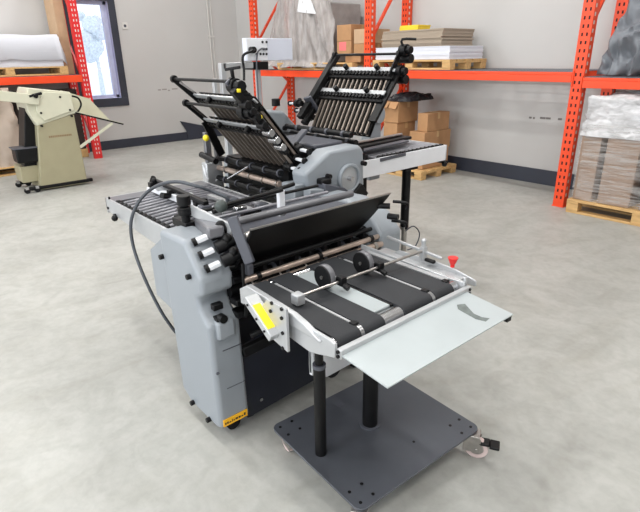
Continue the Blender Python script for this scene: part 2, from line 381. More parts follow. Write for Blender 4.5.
def carton(x0, x1, y0, y1, z0, z1, label, group, m='card', rot=0, tape=True, flaps=False, lab=None):
    cx, cy = (x0+x1)/2, (y0+y1)/2
    t = thing('cardboard_box', (cx, cy, z0), label, 'box', group); t.rotation_euler.z = rot
    hx, hy, hz = (x1-x0)/2, (y1-y0)/2, z1-z0
    B(-hx, hx, -hy, hy, 0, hz).build('carton_body', M[m], t, bevel=.006, local=True)
    if tape: 
        k = MB().box(-hx-.001, hx+.001, -.025, .025, hz, hz+.0012).box(hx, hx+.0012, -.025, .025, hz-.08, hz).box(-hx-.0012, -hx, -.025, .025, hz-.08, hz)
        k.build('tape', M['tape'], t, local=True)
    if flaps:
        f = MB().obox((-hx, -hy+.01, hz), (-hx, -hy-.05, hz-.08), .001, .001)
        for sx in (-1, 1): MB().add([(sx*0, -hy, hz), (sx*hx, -hy, hz), (sx*hx, -hy-.06, hz-.09), (sx*.02, -hy-.05, hz-.08), (0, -hy-.004, hz), (sx*hx, -hy-.004, hz+.003), (sx*hx, -hy-.064, hz-.087), (sx*.02, -hy-.054, hz-.077)], [(0,1,2,3),(4,5,6,7),(0,1,5,4),(1,2,6,5),(2,3,7,6),(3,0,4,7)]).build('flap', M[m], t, local=True)
    if lab: B(-hx+lab[0], -hx+lab[1], -hy-.002, -hy, lab[2], lab[3]).build('sticker', M[lab[4]], t, local=True)
    return t

# ---- loads on the left rack
pallet(-10.0, -9.32, 1.0, 2.66, 1.39, 'wooden pallet under the white paper stack on the red rack', 'pallets', 'y', .13)
p_ = MB(); p_.box(-10.0, -9.34, .75, 2.55, 1.525, 1.53)
def stack(name, x0, x1, y0, y1, z0, z1, m_, n, jit, parent=None):
    q = MB(); r = random.Random(int(abs(x0*1000)+z0*100))
    for i in range(n):
        a = z0+(z1-z0)*i/n; b = z0+(z1-z0)*(i+1)/n-.0006; dx, dy = r.uniform(-jit, jit), r.uniform(-jit, jit)
        q.box(x0+dx, x1+dx, y0+dy, y1+dy, a, b)
    return q.build(name, m_, parent)
ps = thing('paper_stack', (-9.7, 1.7, 1.521), 'large white paper stack in a white sheet on the red rack', 'paper stack')
stack('sheets', -10.0, -9.36, .8, 2.62, 1.521, 1.96, M['paper'], 40, .004, ps)
g = MB(); nx, ny = 14, 30
vs = []; 
for i in range(nx+1):
    for j in range(ny+1):
        u = i/nx; v = j/ny; x = -10.02+u*.72; y = .77+v*1.89
        z = 1.985+.025*noise.noise(Vector((x*3, y*2, 0)))
        if u > .93: z -= .36+.02*noise.noise(Vector((0, y*5, 1)))
        if v > .97: z -= .3
        z = max(z, 1.535)
        vs.append((x, y, z))
g.add(vs, [(i*(ny+1)+j, (i+1)*(ny+1)+j, (i+1)*(ny+1)+j+1, i*(ny+1)+j+1) for i in range(nx) for j in range(ny)])
o = g.build('cover_sheet', M['paper'], ps); o.modifiers.new('s', 'SOLIDIFY').thickness = .003
carton(-10.08, -9.6, 2.69, 2.84, 1.39, 3.2, 'tall brown cardboard carton on the red rack beside the window', 'cartons', 'card2')
t = thing('wrapped_load', (-9.7, 2.3, 0), 'brown load coloured dark for the shadow under the red rack shelf', 'load')
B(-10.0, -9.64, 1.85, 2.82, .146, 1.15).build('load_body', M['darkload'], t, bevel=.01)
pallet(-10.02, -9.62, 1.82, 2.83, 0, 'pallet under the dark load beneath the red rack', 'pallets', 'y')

def blob(name, x0, x1, y0, y1, z0, z1, m_, parent=None, amp=.03, fr=6, n=26, taper=0., seed=0, top=0., ridge=False, streak=1.):
    """wrinkled wrapping around a box-shaped load"""
    vs = []; fs = []; N_ = n*4; Hn = n
    per = []
    for s_ in range(N_):
        t_ = s_/n; k = int(t_); f = t_-k
        per.append([(x0+(x1-x0)*f, y0), (x1, y0+(y1-y0)*f), (x1-(x1-x0)*f, y1), (x0, y1-(y1-y0)*f)][k])
    cx, cy = (x0+x1)/2, (y0+y1)/2
    for h in range(Hn+1):
        v = h/Hn; z = z0+(z1-z0)*v
        for (x, y) in per:
            p = Vector((x*fr, y*fr, z*fr/streak+seed)); d = noise.noise(p)*amp + noise.noise(p*2.7)*amp*.5
            if ridge: d = (abs(noise.noise(p))-.25)*2*amp+(abs(noise.noise(p*2.3))-.2)*amp
            s_ = 1-taper*v
            dx, dy = x-cx, y-cy; l = math.hypot(dx, dy)
            rd = 1 - (.06 if abs(abs(dx)-(x1-x0)/2) < .02 and abs(abs(dy)-(y1-y0)/2) < .02 else 0)
            vs.append((cx+dx*s_*rd+dx/l*d, cy+dy*s_*rd+dy/l*d, z+(d if v > .9 else 0)))
    for h in range(Hn):
        for k in range(N_): fs.append((h*N_+k, h*N_+(k+1) % N_, (h+1)*N_+(k+1) % N_, (h+1)*N_+k))
    base = Hn*N_; R_ = 6; prev = [base+k for k in range(N_)]
    for r in range(1, R_+1):
        q = 1-r/(R_+.3); cur = []
        for k in range(N_):
            b = vs[base+k]; x = cx+(b[0]-cx)*q; y = cy+(b[1]-cy)*q; p = Vector((x*fr, y*fr, seed+z1))
            cur.append(len(vs)); vs.append((x, y, z1+top*(1-q)+noise.noise(p)*amp+ (abs(noise.noise(p*2))*amp if ridge else 0)))
        for k in range(N_): fs.append((prev[k], prev[(k+1) % N_], cur[(k+1) % N_], cur[k]))
        prev = cur
    fs.append(prev)
    return MB().add(vs, fs).build(name, m_, parent, smooth=70)

t = thing('wrapped_load', (-8.9, 1.0, 0), 'beige shrink-wrapped load behind the cream machine on the left', 'load')
blob('wrapping', -9.55, -8.85, .55, 1.75, .13, 1.22, M['tan'], t, .05, 5, 26, .12, 3, .05, True, 2.)
pallet(-9.6, -8.83, .5, 1.78, 0, 'pallet under the beige wrapped load on the left', 'pallets', 'y', .13)

# ---- loads on the back rack: bay one
pallet(-7.6, -5.75, RY+.02, RY+.8, SZ1+.002, 'pallet carrying the plastic-covered load on the back rack', 'pallets', 'x', .11)
t = thing('wrapped_load', (-6.9, 6.0, SZ1+.11), 'bulky load draped in cloudy plastic sheet on the back rack', 'load')
B(-7.35, -6.3, 5.68, 6.3, SZ1+.112, 2.35).build('load_body', mat('load_grey', rgb(150,146,144), .7, var=.2, scale=5), t, bevel=.02)
# draped sheet
def drape():
    vs = []; nx, nz = 70, 46
    for i in range(nx+1):
        u = i/nx
        for j in range(nz+1):
            v = j/nz                                # v=0 top, 1 bottom
            z = 2.72-v*1.28
            left = -7.55 - .62*v**1.2; right = -6.28+.12*v
            x = left+(right-left)*u
            y = RY+.07 - .05*sin(pi*u)
            q_ = (x+7.0)/(1.2-.5*(z-1.4)); f = noise.noise(Vector((q_*5+z*.6, 3, z*.7)))*.12 + abs(noise.noise(Vector((q_*9-z*.8, 1, z*1.1))))*.10
            y += f*(.4+.8*v) - .02 + .3*max(0, .12-u)*5*(1-v)
            if v > .93: y -= (v-.93)*1.2
            vs.append((x, min(y, 5.675), z + .02*noise.noise(Vector((x*5, 2, z)))))
    return MB().add(vs, [(i*(nz+1)+j, (i+1)*(nz+1)+j, (i+1)*(nz+1)+j+1, i*(nz+1)+j+1) for i in range(nx) for j in range(nz)])
o = drape().build('plastic_sheet', M['sheet'], t, smooth=80)
o.modifiers.new('s', 'SOLIDIFY').thickness = .002
a, b2 = onx(0, 0, -6.6), None
p0 = ony(308, -8, RY-.02); p1 = ony(316, 14, RY-.02); p2 = ony(297, 12, RY-.02); p3 = ony(300, -8, RY-.02)
MB().add([p3, p0, p1, p2]+[q+Vector((0, .004, 0)) for q in (p3, p0, p1, p2)], [(0,1,2,3),(4,5,6,7),(0,1,5,4),(1,2,6,5),(2,3,7,6),(3,0,4,7)]).build('paper_tag', M['white'], t)
def carton_px(xa, xb, ya, yb, yf, dep, label, group, **k):
    """front face seen between photo columns xa..xb and rows ya..yb, standing on the plane y = yf"""
    a = ony((xa+xb)/2, yb, yf); l = ony(xa, (ya+yb)/2, yf); r = ony(xb, (ya+yb)/2, yf); tp = ony((xa+xb)/2, ya, yf)
    return (l.x, r.x, yf, yf+dep, a.z, tp.z)
z0 = SZ1+.115
c1 = carton(-5.98, -5.66, 5.66, 6.05, z0, z0+.09, 'flat brown carton at the bottom of the rack pile beside the post', 'cartons', 'card')
zb = z0+.092
carton(-6.12, -5.80-.02, 5.62, 6.02, zb-.0, zb+.2, 'lower brown carton with a pink sticker beside the plastic sheet', 'cartons', 'card', lab=(.05, .2, .07, .19, 'pink'), tape=False)
z_ = zb+.202
carton(-6.12, -5.80-.02, 5.62, 6.1, z_, z_+.22, 'upper brown carton stacked on the pink-stickered carton', 'cartons', 'card')
carton(-5.78, -5.5, 5.64, 6.1, zb, zb+.155, 'lower pale brown carton left of the middle orange post', 'cartons', 'card')
carton(-5.78, -5.5, 5.64, 6.1, zb+.157, zb+.35, 'upper pale brown carton left of the middle orange post', 'cartons', 'card2')
B(-6.15, -6.0, 5.64, 6.0, z0, z0+.089)
# ---- bay two
pallet(-5.32, -4.02, RY+.0, RY+.8, SZ2+.002, 'pallet under the white and grey board stacks on the back rack', 'pallets', 'x', .12)
zz = SZ2+.124
stack('paper_stack', -5.28, -4.05, RY+.02, RY+.74, zz, zz+.155, M['paper'], 16, .006)
tag(bpy.context.scene.collection.objects[-1], 'white paper stack lying on the pallet in the middle bay', 'paper stack')
def last(): return COL.objects[-1]
o = stack('board_stack', -5.2, -4.2, RY+.06, RY+.72, zz+.157, zz+.36, M['board'], 11, .012); tag(o, 'grey cardboard sheets stacked on the white paper in the rack', 'board stack')
o = stack('paper_package', -4.93, -4.62, RY+.1, RY+.35, zz+.362, zz+.42, M['yellow'], 3, .004); tag(o, 'yellow paper package on top of the grey board stack', 'package')
B(-5.19, -4.2, RY+.05, RY+.72, zz+.361, zz+.368)
# ---- boxes on the floor under bay two
G = 'cartons'
def floorbox(px, z0, h, x0w, yw, label, **k):
    pass
pallet(-5.1, -4.3, 5.48, 6.28, 0, 'pallet on the floor under the brown cartons', 'pallets', 'x', .12)
carton(-5.04, -4.79, 5.52, 5.91, .122, .72, 'lower tall brown carton with a white sticker under the rack', G, 'card', lab=(.02, .13, .26, .40, 'white'))
carton(-5.07, -4.77, 5.51, 5.93, .722, 1.0, 'open brown carton under black film beneath the middle shelf', G, 'card', flaps=True)
carton(-4.62, -4.38, 5.6, 6.17, .122, .37, 'bottom brown carton of the right floor pile', G, 'card')
carton(-4.63, -4.37, 5.6, 6.18, .372, .62, 'middle brown carton of the right floor pile', G, 'card')
carton(-4.55, -4.38, 5.66, 6.14, .622, .86, 'top brown carton of the right floor pile', G, 'card')
blob('plastic_film', -5.02, -4.62, 5.53, 6.1, 1.01, 1.07, M['skid'], None, .03, 9, 16, .2, 5, .05, True)
tag(last(), 'crumpled black plastic film on the open floor carton', 'plastic film')
# ---- bay three: tarpaulin heap above, wrapped pallet below
def heap():
    vs = []; nx, ny = 170, 90
    for i in range(nx+1):
        u = i/nx; x = -2.33+u*1.9
        for j in range(ny+1):
            v = j/ny                                # wraps front bottom -> over the top -> back bottom
            th = pi*v; e = min(1, (u*9)**.55)*min(1, ((1-u)*5)**.5)
            hh = (.62+.26*min(1, u*3.2)**.7)*e; dp = .38*(.75+.25*e)
            y = RY+.40-cos(th)*dp; z = SZ3+.02+max(0, sin(th))**.75*hh
            p = Vector((x*3.4, y*3.4, z*3.4))
            wrp = Vector((noise.noise(p*1.1), noise.noise(p*1.1+Vector((5, 3, 1))), 0))*.7
            w1 = noise.noise(p*.55+Vector((9, 2, 4))); w2 = noise.noise(p*.8+Vector((1, 7, 3)))
            f = (1-abs(sin(7*w1+3*w2+x*2.5+z*3)))**.8*1.1; g2 = (1-abs(sin(11*w2+6*w1-x*4+z*5)))**.8
            d = .085*f+.05*g2-.07+.05*noise.noise(p*.7)+.012*(1-abs(noise.noise(Vector((p.x*.9+p.z*.9, p.y, p.z*.35-p.x*.25))*2.2+Vector((w1, w2, 0))*2))*4)
            vs.append((x, y-cos(th)*d*1.2 if abs(cos(th)) > .1 else y, max(SZ3+.012, z+sin(th)*d)))
    return MB().add(vs, [(i*(ny+1)+j, (i+1)*(ny+1)+j, (i+1)*(ny+1)+j+1, i*(ny+1)+j+1) for i in range(nx) for j in range(ny)])
o = heap().build('tarpaulin', M['tarp'], None, smooth=80)
o.modifiers.new('s', 'SOLIDIFY').thickness = .006
tag(o, 'crumpled grey tarpaulin heap on the right shelf of the back rack', 'tarpaulin')
pallet(-2.30, -.9, 5.42, 6.2, 0, 'pallet under the film-wrapped cartons at the right edge', 'pallets', 'x', .144)
t = thing('stretch_wrap', (-1.6, 5.8, .147), 'clear stretch film wrapped round the cartons at the right edge', 'stretch wrap')
for i, (a, b) in enumerate([(-2.27, -2.08), (-2.02, -1.72), (-1.63, -1.33), (-1.27, -.95)]):
    carton(a, b, 5.47, 6.15, .147, .80, ['leftmost narrow brown carton inside the stretch film', 'second brown carton from the left inside the stretch film', 'third brown carton from the left inside the stretch film', 'brown carton at the picture edge inside the stretch film'][i], 'cartons', 'card3', tape=False)
blob('film_side', -2.29, -.93, 5.455, 6.165, .15, .92, M['film'], t, .006, 7, 26, .0, 2, 0, True)
blob('film_top', -2.30, -.92, 5.45, 6.15, .805, 1.17, M['filmw'], t, .035, 6, 26, .06, 9, .06, True)

# ================================================================== cream machine on the left
XB = -7.4
bmx = thing('creasing_machine', (-7.55, 1.8, 0), 'cream enamelled paper machine on castors in front of the red rack', 'machine')
def Xp(x, pts): return [(lambda w_: (w_.y, w_.z))(onx(px, py, x)) for px, py in pts]
body = Xp(XB, [(41,190),(88,183),(74,114),(37,125)])
MB().prism(body, 0, XB, XB-.55).build('pedestal', M['beige'], bmx, bevel=.012)
up = Xp(XB, [(37,126),(76,113),(70,92),(28,88),(25,100),(28,112)])
MB().prism(up, 0, XB+.005, XB-.55).build('head', M['beiget'], bmx, bevel=.01)
cp = Xp(XB+.01, [(44,92),(70,93),(74,110),(44,121),(36,112),(36,102)])
o = MB().prism(cp, 0, XB+.03, XB+.004).build('side_guard', M['beiget'], bmx, bevel=.006)
s = MB()
for q in [(60,97),(41,113),(70,110),(42,126),(72,116),(27,101)]:
    p = onx(q[0], q[1], XB+.03); s.cyl((XB+.0, p.y, p.z), (XB+.036, p.y, p.z), .014, 10)
s.build('bolt', M['black'], bmx)
s = MB(); a = onx(49,137,XB); b = onx(72,134.5,XB); n = 13
for i in range(n):
    q = a.lerp(b, i/n); s.box(XB, XB+.003, q.y, q.y+(b.y-a.y)/n*.7, q.z-.012, q.z+.012)
s.build('nameplate_lettering', M['brown'], bmx)
# infeed arm to the left
yA, zA = Xp(XB, [(36,101)])[0]; yB_, zB_ = Xp(XB, [(0,92)])[0]
MB().obox((XB+.03, yA+.03, zA+.01), (XB+.03, yA-1.0, zA+.20), .06, .12).build('infeed_arm', M['beiget'], bmx, bevel=.006)
MB().obox((XB-.3, yA+.03, zA+.0), (XB-.3, yA-1.0, zA+.19), .5, .02).build('infeed_table', M['greyd'], bmx)
q = onx(38, 96, XB+.06)
MB().cyl((XB+.0, q.y-.03, q.z), (XB+.1, q.y-.03, q.z), .025, 12).cyl((XB+.05, q.y-.1, q.z), (XB+.05, q.y+.05, q.z+.03), .018, 10).build('clamp_knob', M['black'], bmx)
# outfeed tray
ta = onx(74, 112, XB-.05); te = onx(122, 124, XB-.05)
MB().add([(XB, ta.y, ta.z-.01), (XB, te.y, te.z), (XB-.5, te.y, te.z), (XB-.5, ta.y, ta.z-.01), (XB, ta.y, ta.z+.015), (XB, te.y, te.z+.015), (XB-.5, te.y, te.z+.015), (XB-.5, ta.y, ta.z+.015)], [(0,1,2,3),(4,5,6,7),(0,1,5,4),(1,2,6,5),(2,3,7,6),(3,0,4,7)]).build('outfeed_tray', M['beiget'], bmx)
MB().add([(XB-.5, ta.y, ta.z+.26), (XB-.5, ta.y+.36, ta.z+.13), (XB-.5, te.y, te.z+.01), (XB-.5, ta.y, ta.z), (XB-.49, ta.y, ta.z+.26), (XB-.49, ta.y+.36, ta.z+.13), (XB-.49, te.y, te.z+.01), (XB-.49, ta.y, ta.z)], [(0,1,2,3),(4,5,6,7),(0,1,5,4),(1,2,6,5),(2,3,7,6),(3,0,4,7)]).build('tray_fence', M['beiget'], bmx)
MB().obox((XB+.004, ta.y, ta.z-.005), (XB+.004, te.y, te.z+.0), .008, .02).build('tray_edge', M['black'], bmx)
a = onx(80, 147, XB-.02); b = onx(112, 123, XB-.02)
MB().obox((XB-.01, a.y, a.z), (XB-.01, b.y, b.z), .02, .035).build('tray_strut', M['beiget'], bmx)
MB().tube([onx(72,96,XB-.1), onx(78,98,XB-.1), onx(81,104,XB-.1), onx(79,110,XB-.1), onx(76,113,XB-.1)], .012).build('hose', M['black'], bmx)
# dark mechanism on its left side
ml = Xp(XB-.1, [(25,108),(36,126),(38,168),(25,168)])
MB().prism(ml, 0, XB-.12, XB-.45).build('drive_housing', M['black'], bmx, bevel=.01)
q0 = onx(31,150,XB-.05)
MB().box(XB-.3, XB-.05, q0.y-.18, q0.y+.1, q0.z-.16, q0.z+.02).build('waste_bin', M['black'], bmx, bevel=.02)
MB().box(XB-.3, XB-.04, q0.y-.2, q0.y+.1, q0.z+.02, q0.z+.035).build('bin_rim', M['greyd'], bmx)
q1 = onx(32,176,XB-.1)
MB().box(XB-.45, XB-.1, q1.y-.12, q1.y+.2, .12, q1.z+.13).build('lower_box', M['beige'], bmx, bevel=.01)
for xx in (XB-.01, XB-.5):
    MB().box(xx-.03, xx+.02, 1.36, 2.17, .03, .075).build('base_rail', M['black'], bmx, bevel=.01)
    for yy in (1.34, 1.46):
        MB().cyl((xx-.02, yy, .035), (xx+.02, yy, .035), .035, 18).build('castor_wheel', M['rubber'], bmx)
        MB().box(xx-.028, xx+.028, yy-.02, yy+.02, .05, .09).build('castor_fork', M['steel'], bmx)

# ================================================================== unit B: first folding unit with raised buckle plates
ub = thing('folding_machine', (-2.55, 2.1, 0), 'large paper folding machine with two raised black slatted plates', 'folding machine')
NX = -2.13                                       # outer face of its near cover
near = Xp(NX, [(330,151),(360,145),(364,150),(365,195),(340,200),(318,196),(307,187),(305,174)])
MB().prism(near, 0, NX, NX-.13).build('side_cover', M['grey'], ub, bevel=.02, seg=4)
cv = COL.objects[-1]
# handwheel on the cover
wc = onx(348, 178, NX)
o = MB().ring((NX+.012, wc.y, wc.z), (1,0,0), .070, .086, .024).build('handwheel', M['grey'], cv, bevel=.003)
MB().cyl((NX, wc.y, wc.z), (NX+.006, wc.y, wc.z), .072, 24).build('handwheel_disc', M['alu'], cv)
MB().cyl((NX+.0, wc.y, wc.z), (NX+.04, wc.y, wc.z), .014, 14).build('handwheel_hub', M['steel'], cv)
for q in [(327,176),(320,183),(359,186),(362,163)]:
    p = onx(q[0], q[1], NX); MB().cyl((NX-.005, p.y, p.z), (NX+.03, p.y, p.z), .014, 12).build('cover_bolt', M['black'], cv)
MB().box(NX-.02, NX+.05, wc.y-.24, wc.y-.17, wc.z+.0, wc.z+.035).build('latch', M['black'], cv, bevel=.008)
# grey pedestal below the near cover and dark wedge plate
lb = Xp(NX-.02, [(298,183),(324,190),(324,260),(298,260)])
MB().prism([(min(p[0] for p in lb), .15), (2.12, .15), (2.12, .93), (min(p[0] for p in lb), .95)], 0, NX-.03, NX-.15).build('side_frame', M['grey'], ub, bevel=.008)
MB().prism(Xp(NX+.05, [(309,189),(324,189),(325,206),(309,209)]), 0, NX+.06, NX).build('bracket_box', M['grey'], ub, bevel=.006)
MB().prism(Xp(NX+.07, [(325,184),(345,188),(358,198),(354,212),(326,214)]), 0, NX+.07, NX+.0).build('wedge_plate', M['greyd'], ub, bevel=.004)
MB().obox(onx(352, 205, NX+.1), onx(364, 188, NX+.1), .02, .09).build('dark_flap', M['black'], ub, bevel=.004)
# far cover
FXc = -3.0
far = Xp(FXc, [(262,110),(284,111),(304,134),(300,142),(286,144),(272,150),(255,130),(248,118)])
MB().prism(far, 0, FXc, FXc-.18).build('side_cover', M['grey'], ub, bevel=.02, seg=4)
fv = COL.objects[-1]; p = onx(284, 128, FXc); MB().cyl((FXc-.01, p.y, p.z), (FXc+.02, p.y, p.z), .016, 12).build('cover_bolt', M['black'], fv)
# frame and dark interior
yb0, yb1 = 1.72, 2.55
MB().box(FXc-.13, FXc-.02, 1.8, 2.5, .15, .95).build('side_frame', M['grey'], ub, bevel=.008)
p = onx(207, 160, -3.02)
fr = MB().box(-3.02, -2.99, 1.60, 1.64, .12, 1.16).box(-3.02, -2.99, 1.67, 1.71, .12, 1.1)
fr.build('leg_column', M['greym'], ub, bevel=.004)
MB().box(-3.04, -2.97, 1.58, 1.7, .80, .97).build('column_bracket', M['alu'], ub, bevel=.01)
MB().box(-2.98, NX-.18, 1.74, 2.2, .3, 1.0).build('interior_housing', M['black'], ub)
MB().box(-2.98, NX-.18, 1.9, 2.3, 1.0, 1.1).build('interior_housing', M['black'], ub)
for zc, yc in [(.99, 1.685), (.93, 1.67), (.865, 1.66), (.80, 1.655)]:
    r = MB().cyl((-3.0, yc, zc), (NX-.17, yc, zc), .017, 16)
    for k in range(5): x = -2.88+k*.14; r.mat(1).cyl((x, yc, zc), (x+.01, yc, zc), .023, 16); r.mat(0)
    r.build('roller', [M['copper'] if zc in (.93,) else M['black'], M['steelw'] if zc == .93 else M['greyd']], ub)
MB().cyl((-3.02, 1.58, 1.02), (-2.84, 1.58, 1.0), .02, 14).build('roller', M['black'], ub)
MB().cyl((-2.75, 1.6, .9), (-2.6, 1.66, .99), .006, 8).build('guide_rod', M['steel'], ub)
for yc, zc in [(2.2, 1.15), (2.24, 1.10), (2.29, 1.05), (2.33, 1.0)]:
    r = MB().cyl((-2.92, yc, zc), (NX-.14, yc, zc), .018, 16)
    for k in range(4): x = -2.8+k*.15; r.mat(1).cyl((x, yc, zc), (x+.02, yc, zc), .022, 16); r.mat(0)
    r.build('roller', [M['black'], M['greyd']], ub)
tp = MB().box(NX-.60, NX-.17, 1.93, 2.16, 1.09, 1.12); tp.build('top_tray', M['greyd'], ub, bevel=.01)

def buckle(tag_, xL, xR, rodA, rodB, s1, s2, bot, nrm, ribs=12, parallel=False):
    """one fold plate pair. points are (y, z). s1/s2: top strips of upper and lower plate, bot: foot."""
    e = Vector((0, nrm[0], nrm[1])).normalized()
    def V(x, p, off=0): return Vector((x, p[0], p[1]))+e*off
    pl = bpy.data.objects.new('buckle_plate', None); pl.parent = ub; pl.matrix_parent_inverse = wm(ub).inverted(); pl.location = V((xL+xR)/2, bot); COL.objects.link(pl)
    b1 = (s1[0]+(bot[0]-s2[0])*1.1, s1[1]+(bot[1]-s2[1])*1.1) if parallel else bot
    for idx, (st, lo, off) in enumerate([(s1, b1, 0 if parallel else -.022), (s2, bot, 0)]):
        a, b = V(xL, st, off), V(xL, lo, off); d = (b-a)
        # dark backing
        MB().obox(a+Vector(((xR-xL)/2, 0, 0))-e*.014, b+Vector(((xR-xL)/2, 0, 0))-e*.014, xR-xL-.02, .004, e).build('backing_sheet', M['black'], pl)
        for k in range(ribs):
            x = xL+.03+(xR-xL-.06)*k/(ribs-1); dx = .0
            r_ = MB().obox(V(x, st, off), V(x-dx, lo, off), .0095, .014, e); r_.build('rib', M['black'] if k % 1 else M['panelb'], pl)
        # strip with teeth
        st_ = MB().obox(V(xL-.01, st, off+.012), V(xR+.02, st, off+.012), .032, .01, e)
        st_.build('cross_strip', M['alu'], pl, bevel=.002)
        tt = MB(); dn = d.normalized()
        for k in range(18): x = xL+.02+(xR-xL-.03)*k/17; tt.obox(V(x-.009, st, off+.02)+dn*.03, V(x+.009, st, off+.02)+dn*.03, .03, .012, e)
        tt.build('stop_teeth', M['black'], pl)
        MB().obox(V(xL-.015, st, off+.01)+dn*.055, V(xR+.02, st, off+.01)+dn*.055, .02, .02, e).build('cross_bar', M['black'], pl, bevel=.002)
        for u in (.28, .78): x = xL+(xR-xL)*u; MB().cyl(V(x, st, off+.01), V(x, st, off+.05), .016, 12).build('clamp_screw', M['black'], pl)
    for rod, st in ((rodA, s1), (rodB, s2)):
        MB().cyl(V(xL-.02, rod), V(xR+.02, rod), .0085, 12).build('adjusting_rod', M['black'], pl)
        for x in (xL-.02, xR):
            arm = MB().obox(V(x, rod), V(x, (st[0]+(bot[0]-st[0])*.12, st[1]+(bot[1]-st[1])*.12)), .010, .034, e).cyl(V(x-.012, rod), V(x+.012, rod), .021, 18)
            arm.build('arm', M['black'], pl, bevel=.002)
            if x < xR-.1:
                MB().obox(V(x+.012, (rod[0]*.8+st[0]*.2, rod[1]*.8+st[1]*.2)), V(x+.012, st), .006, .012, e).build('arm_scale', M['steel'], pl)
    return pl, V
M['panelb'] = mat('rack_tinted_steel', rgb(150,138,128), .4, .5, var=.2, scale=5)  # warm brown puts the orange rack's reflection into the steel colour
xl, xr = -2.88, -2.27
def pt(px, py, x): w_ = onx(px, py, x); return (w_.y, w_.z)
plA, VA = buckle('left', xl, xr, pt(174,79,xl-.02), pt(186,103,xl-.02), pt(197,94,xl), pt(207,118,xl), (1.83, .95), (-.64, -.77), parallel=True)
# knob cluster and slanted side rail at the near end of the left plates
k0 = pt(237, 86, xr+.03); k1 = pt(247, 112, xr+.03)
for kp, nm in ((k0, 'upper'), (k1, 'lower')):
    kb = MB().cyl((xr-.02, kp[0], kp[1]), (xr+.03, kp[0], kp[1]), .036, 20).cyl((xr+.03, kp[0], kp[1]), (xr+.075, kp[0], kp[1]), .028, 8)
    kb.build('adjusting_knob', M['black'], plA, bevel=.003)
    MB().cyl((xr, kp[0]-.0, kp[1]+.03), (xr+.01, kp[0]-.01, kp[1]+.075), .01, 8).obox((xr-.02, kp[0]-.03, kp[1]+.075), (xr+.04, kp[0]+.02, kp[1]+.085), .014, .014).build('wing_screw', M['black'], plA, bevel=.003)
a = pt(233, 90, xr+.05); b = pt(282, 152, xr+.02)
def rail3(x, a, b, w_, h, nm, m_, par, off=0):
    MB().obox((x, a[0], a[1]+off), (x, b[0], b[1]+off), w_, h, (0, .5, .8)).build(nm, M[m_], par, bevel=.003)
rail3(xr+.05, a, b, .04, .035, 'side_rail', 'black', plA)
rail3(xr-.0, (a[0]+.0, a[1]+.01), (b[0], b[1]+.02), .018, .03, 'side_rail', 'greyd', plA, .03)
for u, m_ in ((.06, 'ylab'), (.45, 'ylab'), (.62, 'steel'), (.74, 'steel'), (.86, 'steel'), (.36, 'black'), (.28, 'black'), (.5, 'black'), (.18, 'black')):
    y_, z_ = a[0]+(b[0]-a[0])*u, a[1]+(b[1]-a[1])*u
    if m_ == 'ylab': MB().box(xr+.05, xr+.078, y_-.01, y_+.01, z_+.008, z_+.026).build('scale_counter', M[m_], plA, bevel=.004)
    else: MB().cyl((xr+.03, y_, z_-.01), (xr+.095, y_, z_-.01), .02, 14).build('rail_fitting', M[m_], plA, bevel=.003)
p = pt(181, 147-10, xl-.02)
MB().sphere((xl, *pt(206,138,xl)), .02).build('yellow_knob', M['ylab'], plA)
MB().obox((xl-.02, *pt(205,121,xl-.02)), (xl-.02, *pt(222,155,xl-.02)), .012, .05, (0, -1, .5)).build('side_plate', M['black'], plA)

xl2, xr2 = -2.83, -2.26
plB, VB = buckle('right', xl2, xr2, pt(337,55,xl2), pt(332,76,xl2), pt(331,68,xl2), pt(323,91,xl2), pt(310,126,xl2), (-1, 1.0), 13)
for i, (px, py) in enumerate([(405,50),(400,71)]):
    kp = pt(px, py, xr2+.03)
    MB().cyl((xr2-.0, *kp), (xr2+.05, *kp), .034, 18).cyl((xr2+.05, *kp), (xr2+.08, *kp), .024, 8).build('adjusting_knob', M['black'], plB, bevel=.003)
    MB().cyl((xr2-.03, kp[0]+.03, kp[1]-.05), (xr2+.06, kp[0]+.03, kp[1]-.05), .028, 14).build('adjusting_knob', M['black'], plB, bevel=.003)
    if i == 0: MB().tube([(xr2+.03, kp[0]-.02, kp[1]+.02), (xr2+.03, kp[0]-.03, kp[1]+.06), (xr2+.09, kp[0]+.03, kp[1]+.06)], .008, 8, 3).build('wing_screw', M['black'], plB)
for (q1, q2) in (((337,55),(300,118)), ((331,78),(304,124))):
    A1, B1 = onx(*q1, xl2-.02), onx(*q2, xl2-.02); MB().obox(A1, B1, .035, .05, (1,0,0)).build('side_rail', M['black'], plB, bevel=.003)
A1, B1 = onx(396,75,xr2+.01), onx(372,122,xr2+.01); MB().obox(A1, B1, .02, .06, (1,0,0)).build('side_rail', M['black'], plB, bevel=.003)
# grey arms with clamp knobs between covers and plates
def cluster(base, dirv, n, par, face, sp=.055):
    """row of white arms, black knobs along a slanted cover nose"""
    for i in range(n):
        c0 = Vector(base)+Vector(dirv)*i; f = Vector(face).normalized()
        MB().obox(c0-f*.045, c0+f*.02, .028, .014).build('pivot_arm', M['white'], par, bevel=.003)
        MB().cyl(c0-f*.06, c0-f*.045, .018, 14).build('pivot_socket', M['black'], par, bevel=.002)
        kb = MB().cyl(c0+f*.015, c0+f*.05, .026, 16).cyl(c0+f*.05, c0+f*.085, .02, 10).sphere(c0+f*.06+Vector((0, 0, .022)), .016)
        kb.build('pivot_knob', M['black'], par, bevel=.002)
c0 = onx(298, 152, NX-.17); c1 = onx(288, 172, NX-.17)
cluster((NX-.14, c0.y+.015, c0.z+.012), (0, (c1.y-c0.y)/2.2, (c1.z-c0.z)/2.2), 3, ub, (-1, 0, .05))
A1, B1 = onx(305, 130, NX-.27), onx(281, 159, NX-.27)
MB().obox(A1, B1, .02, .055, (1, .2, .3)).build('slanted_bar', M['greyd'], ub, bevel=.004)
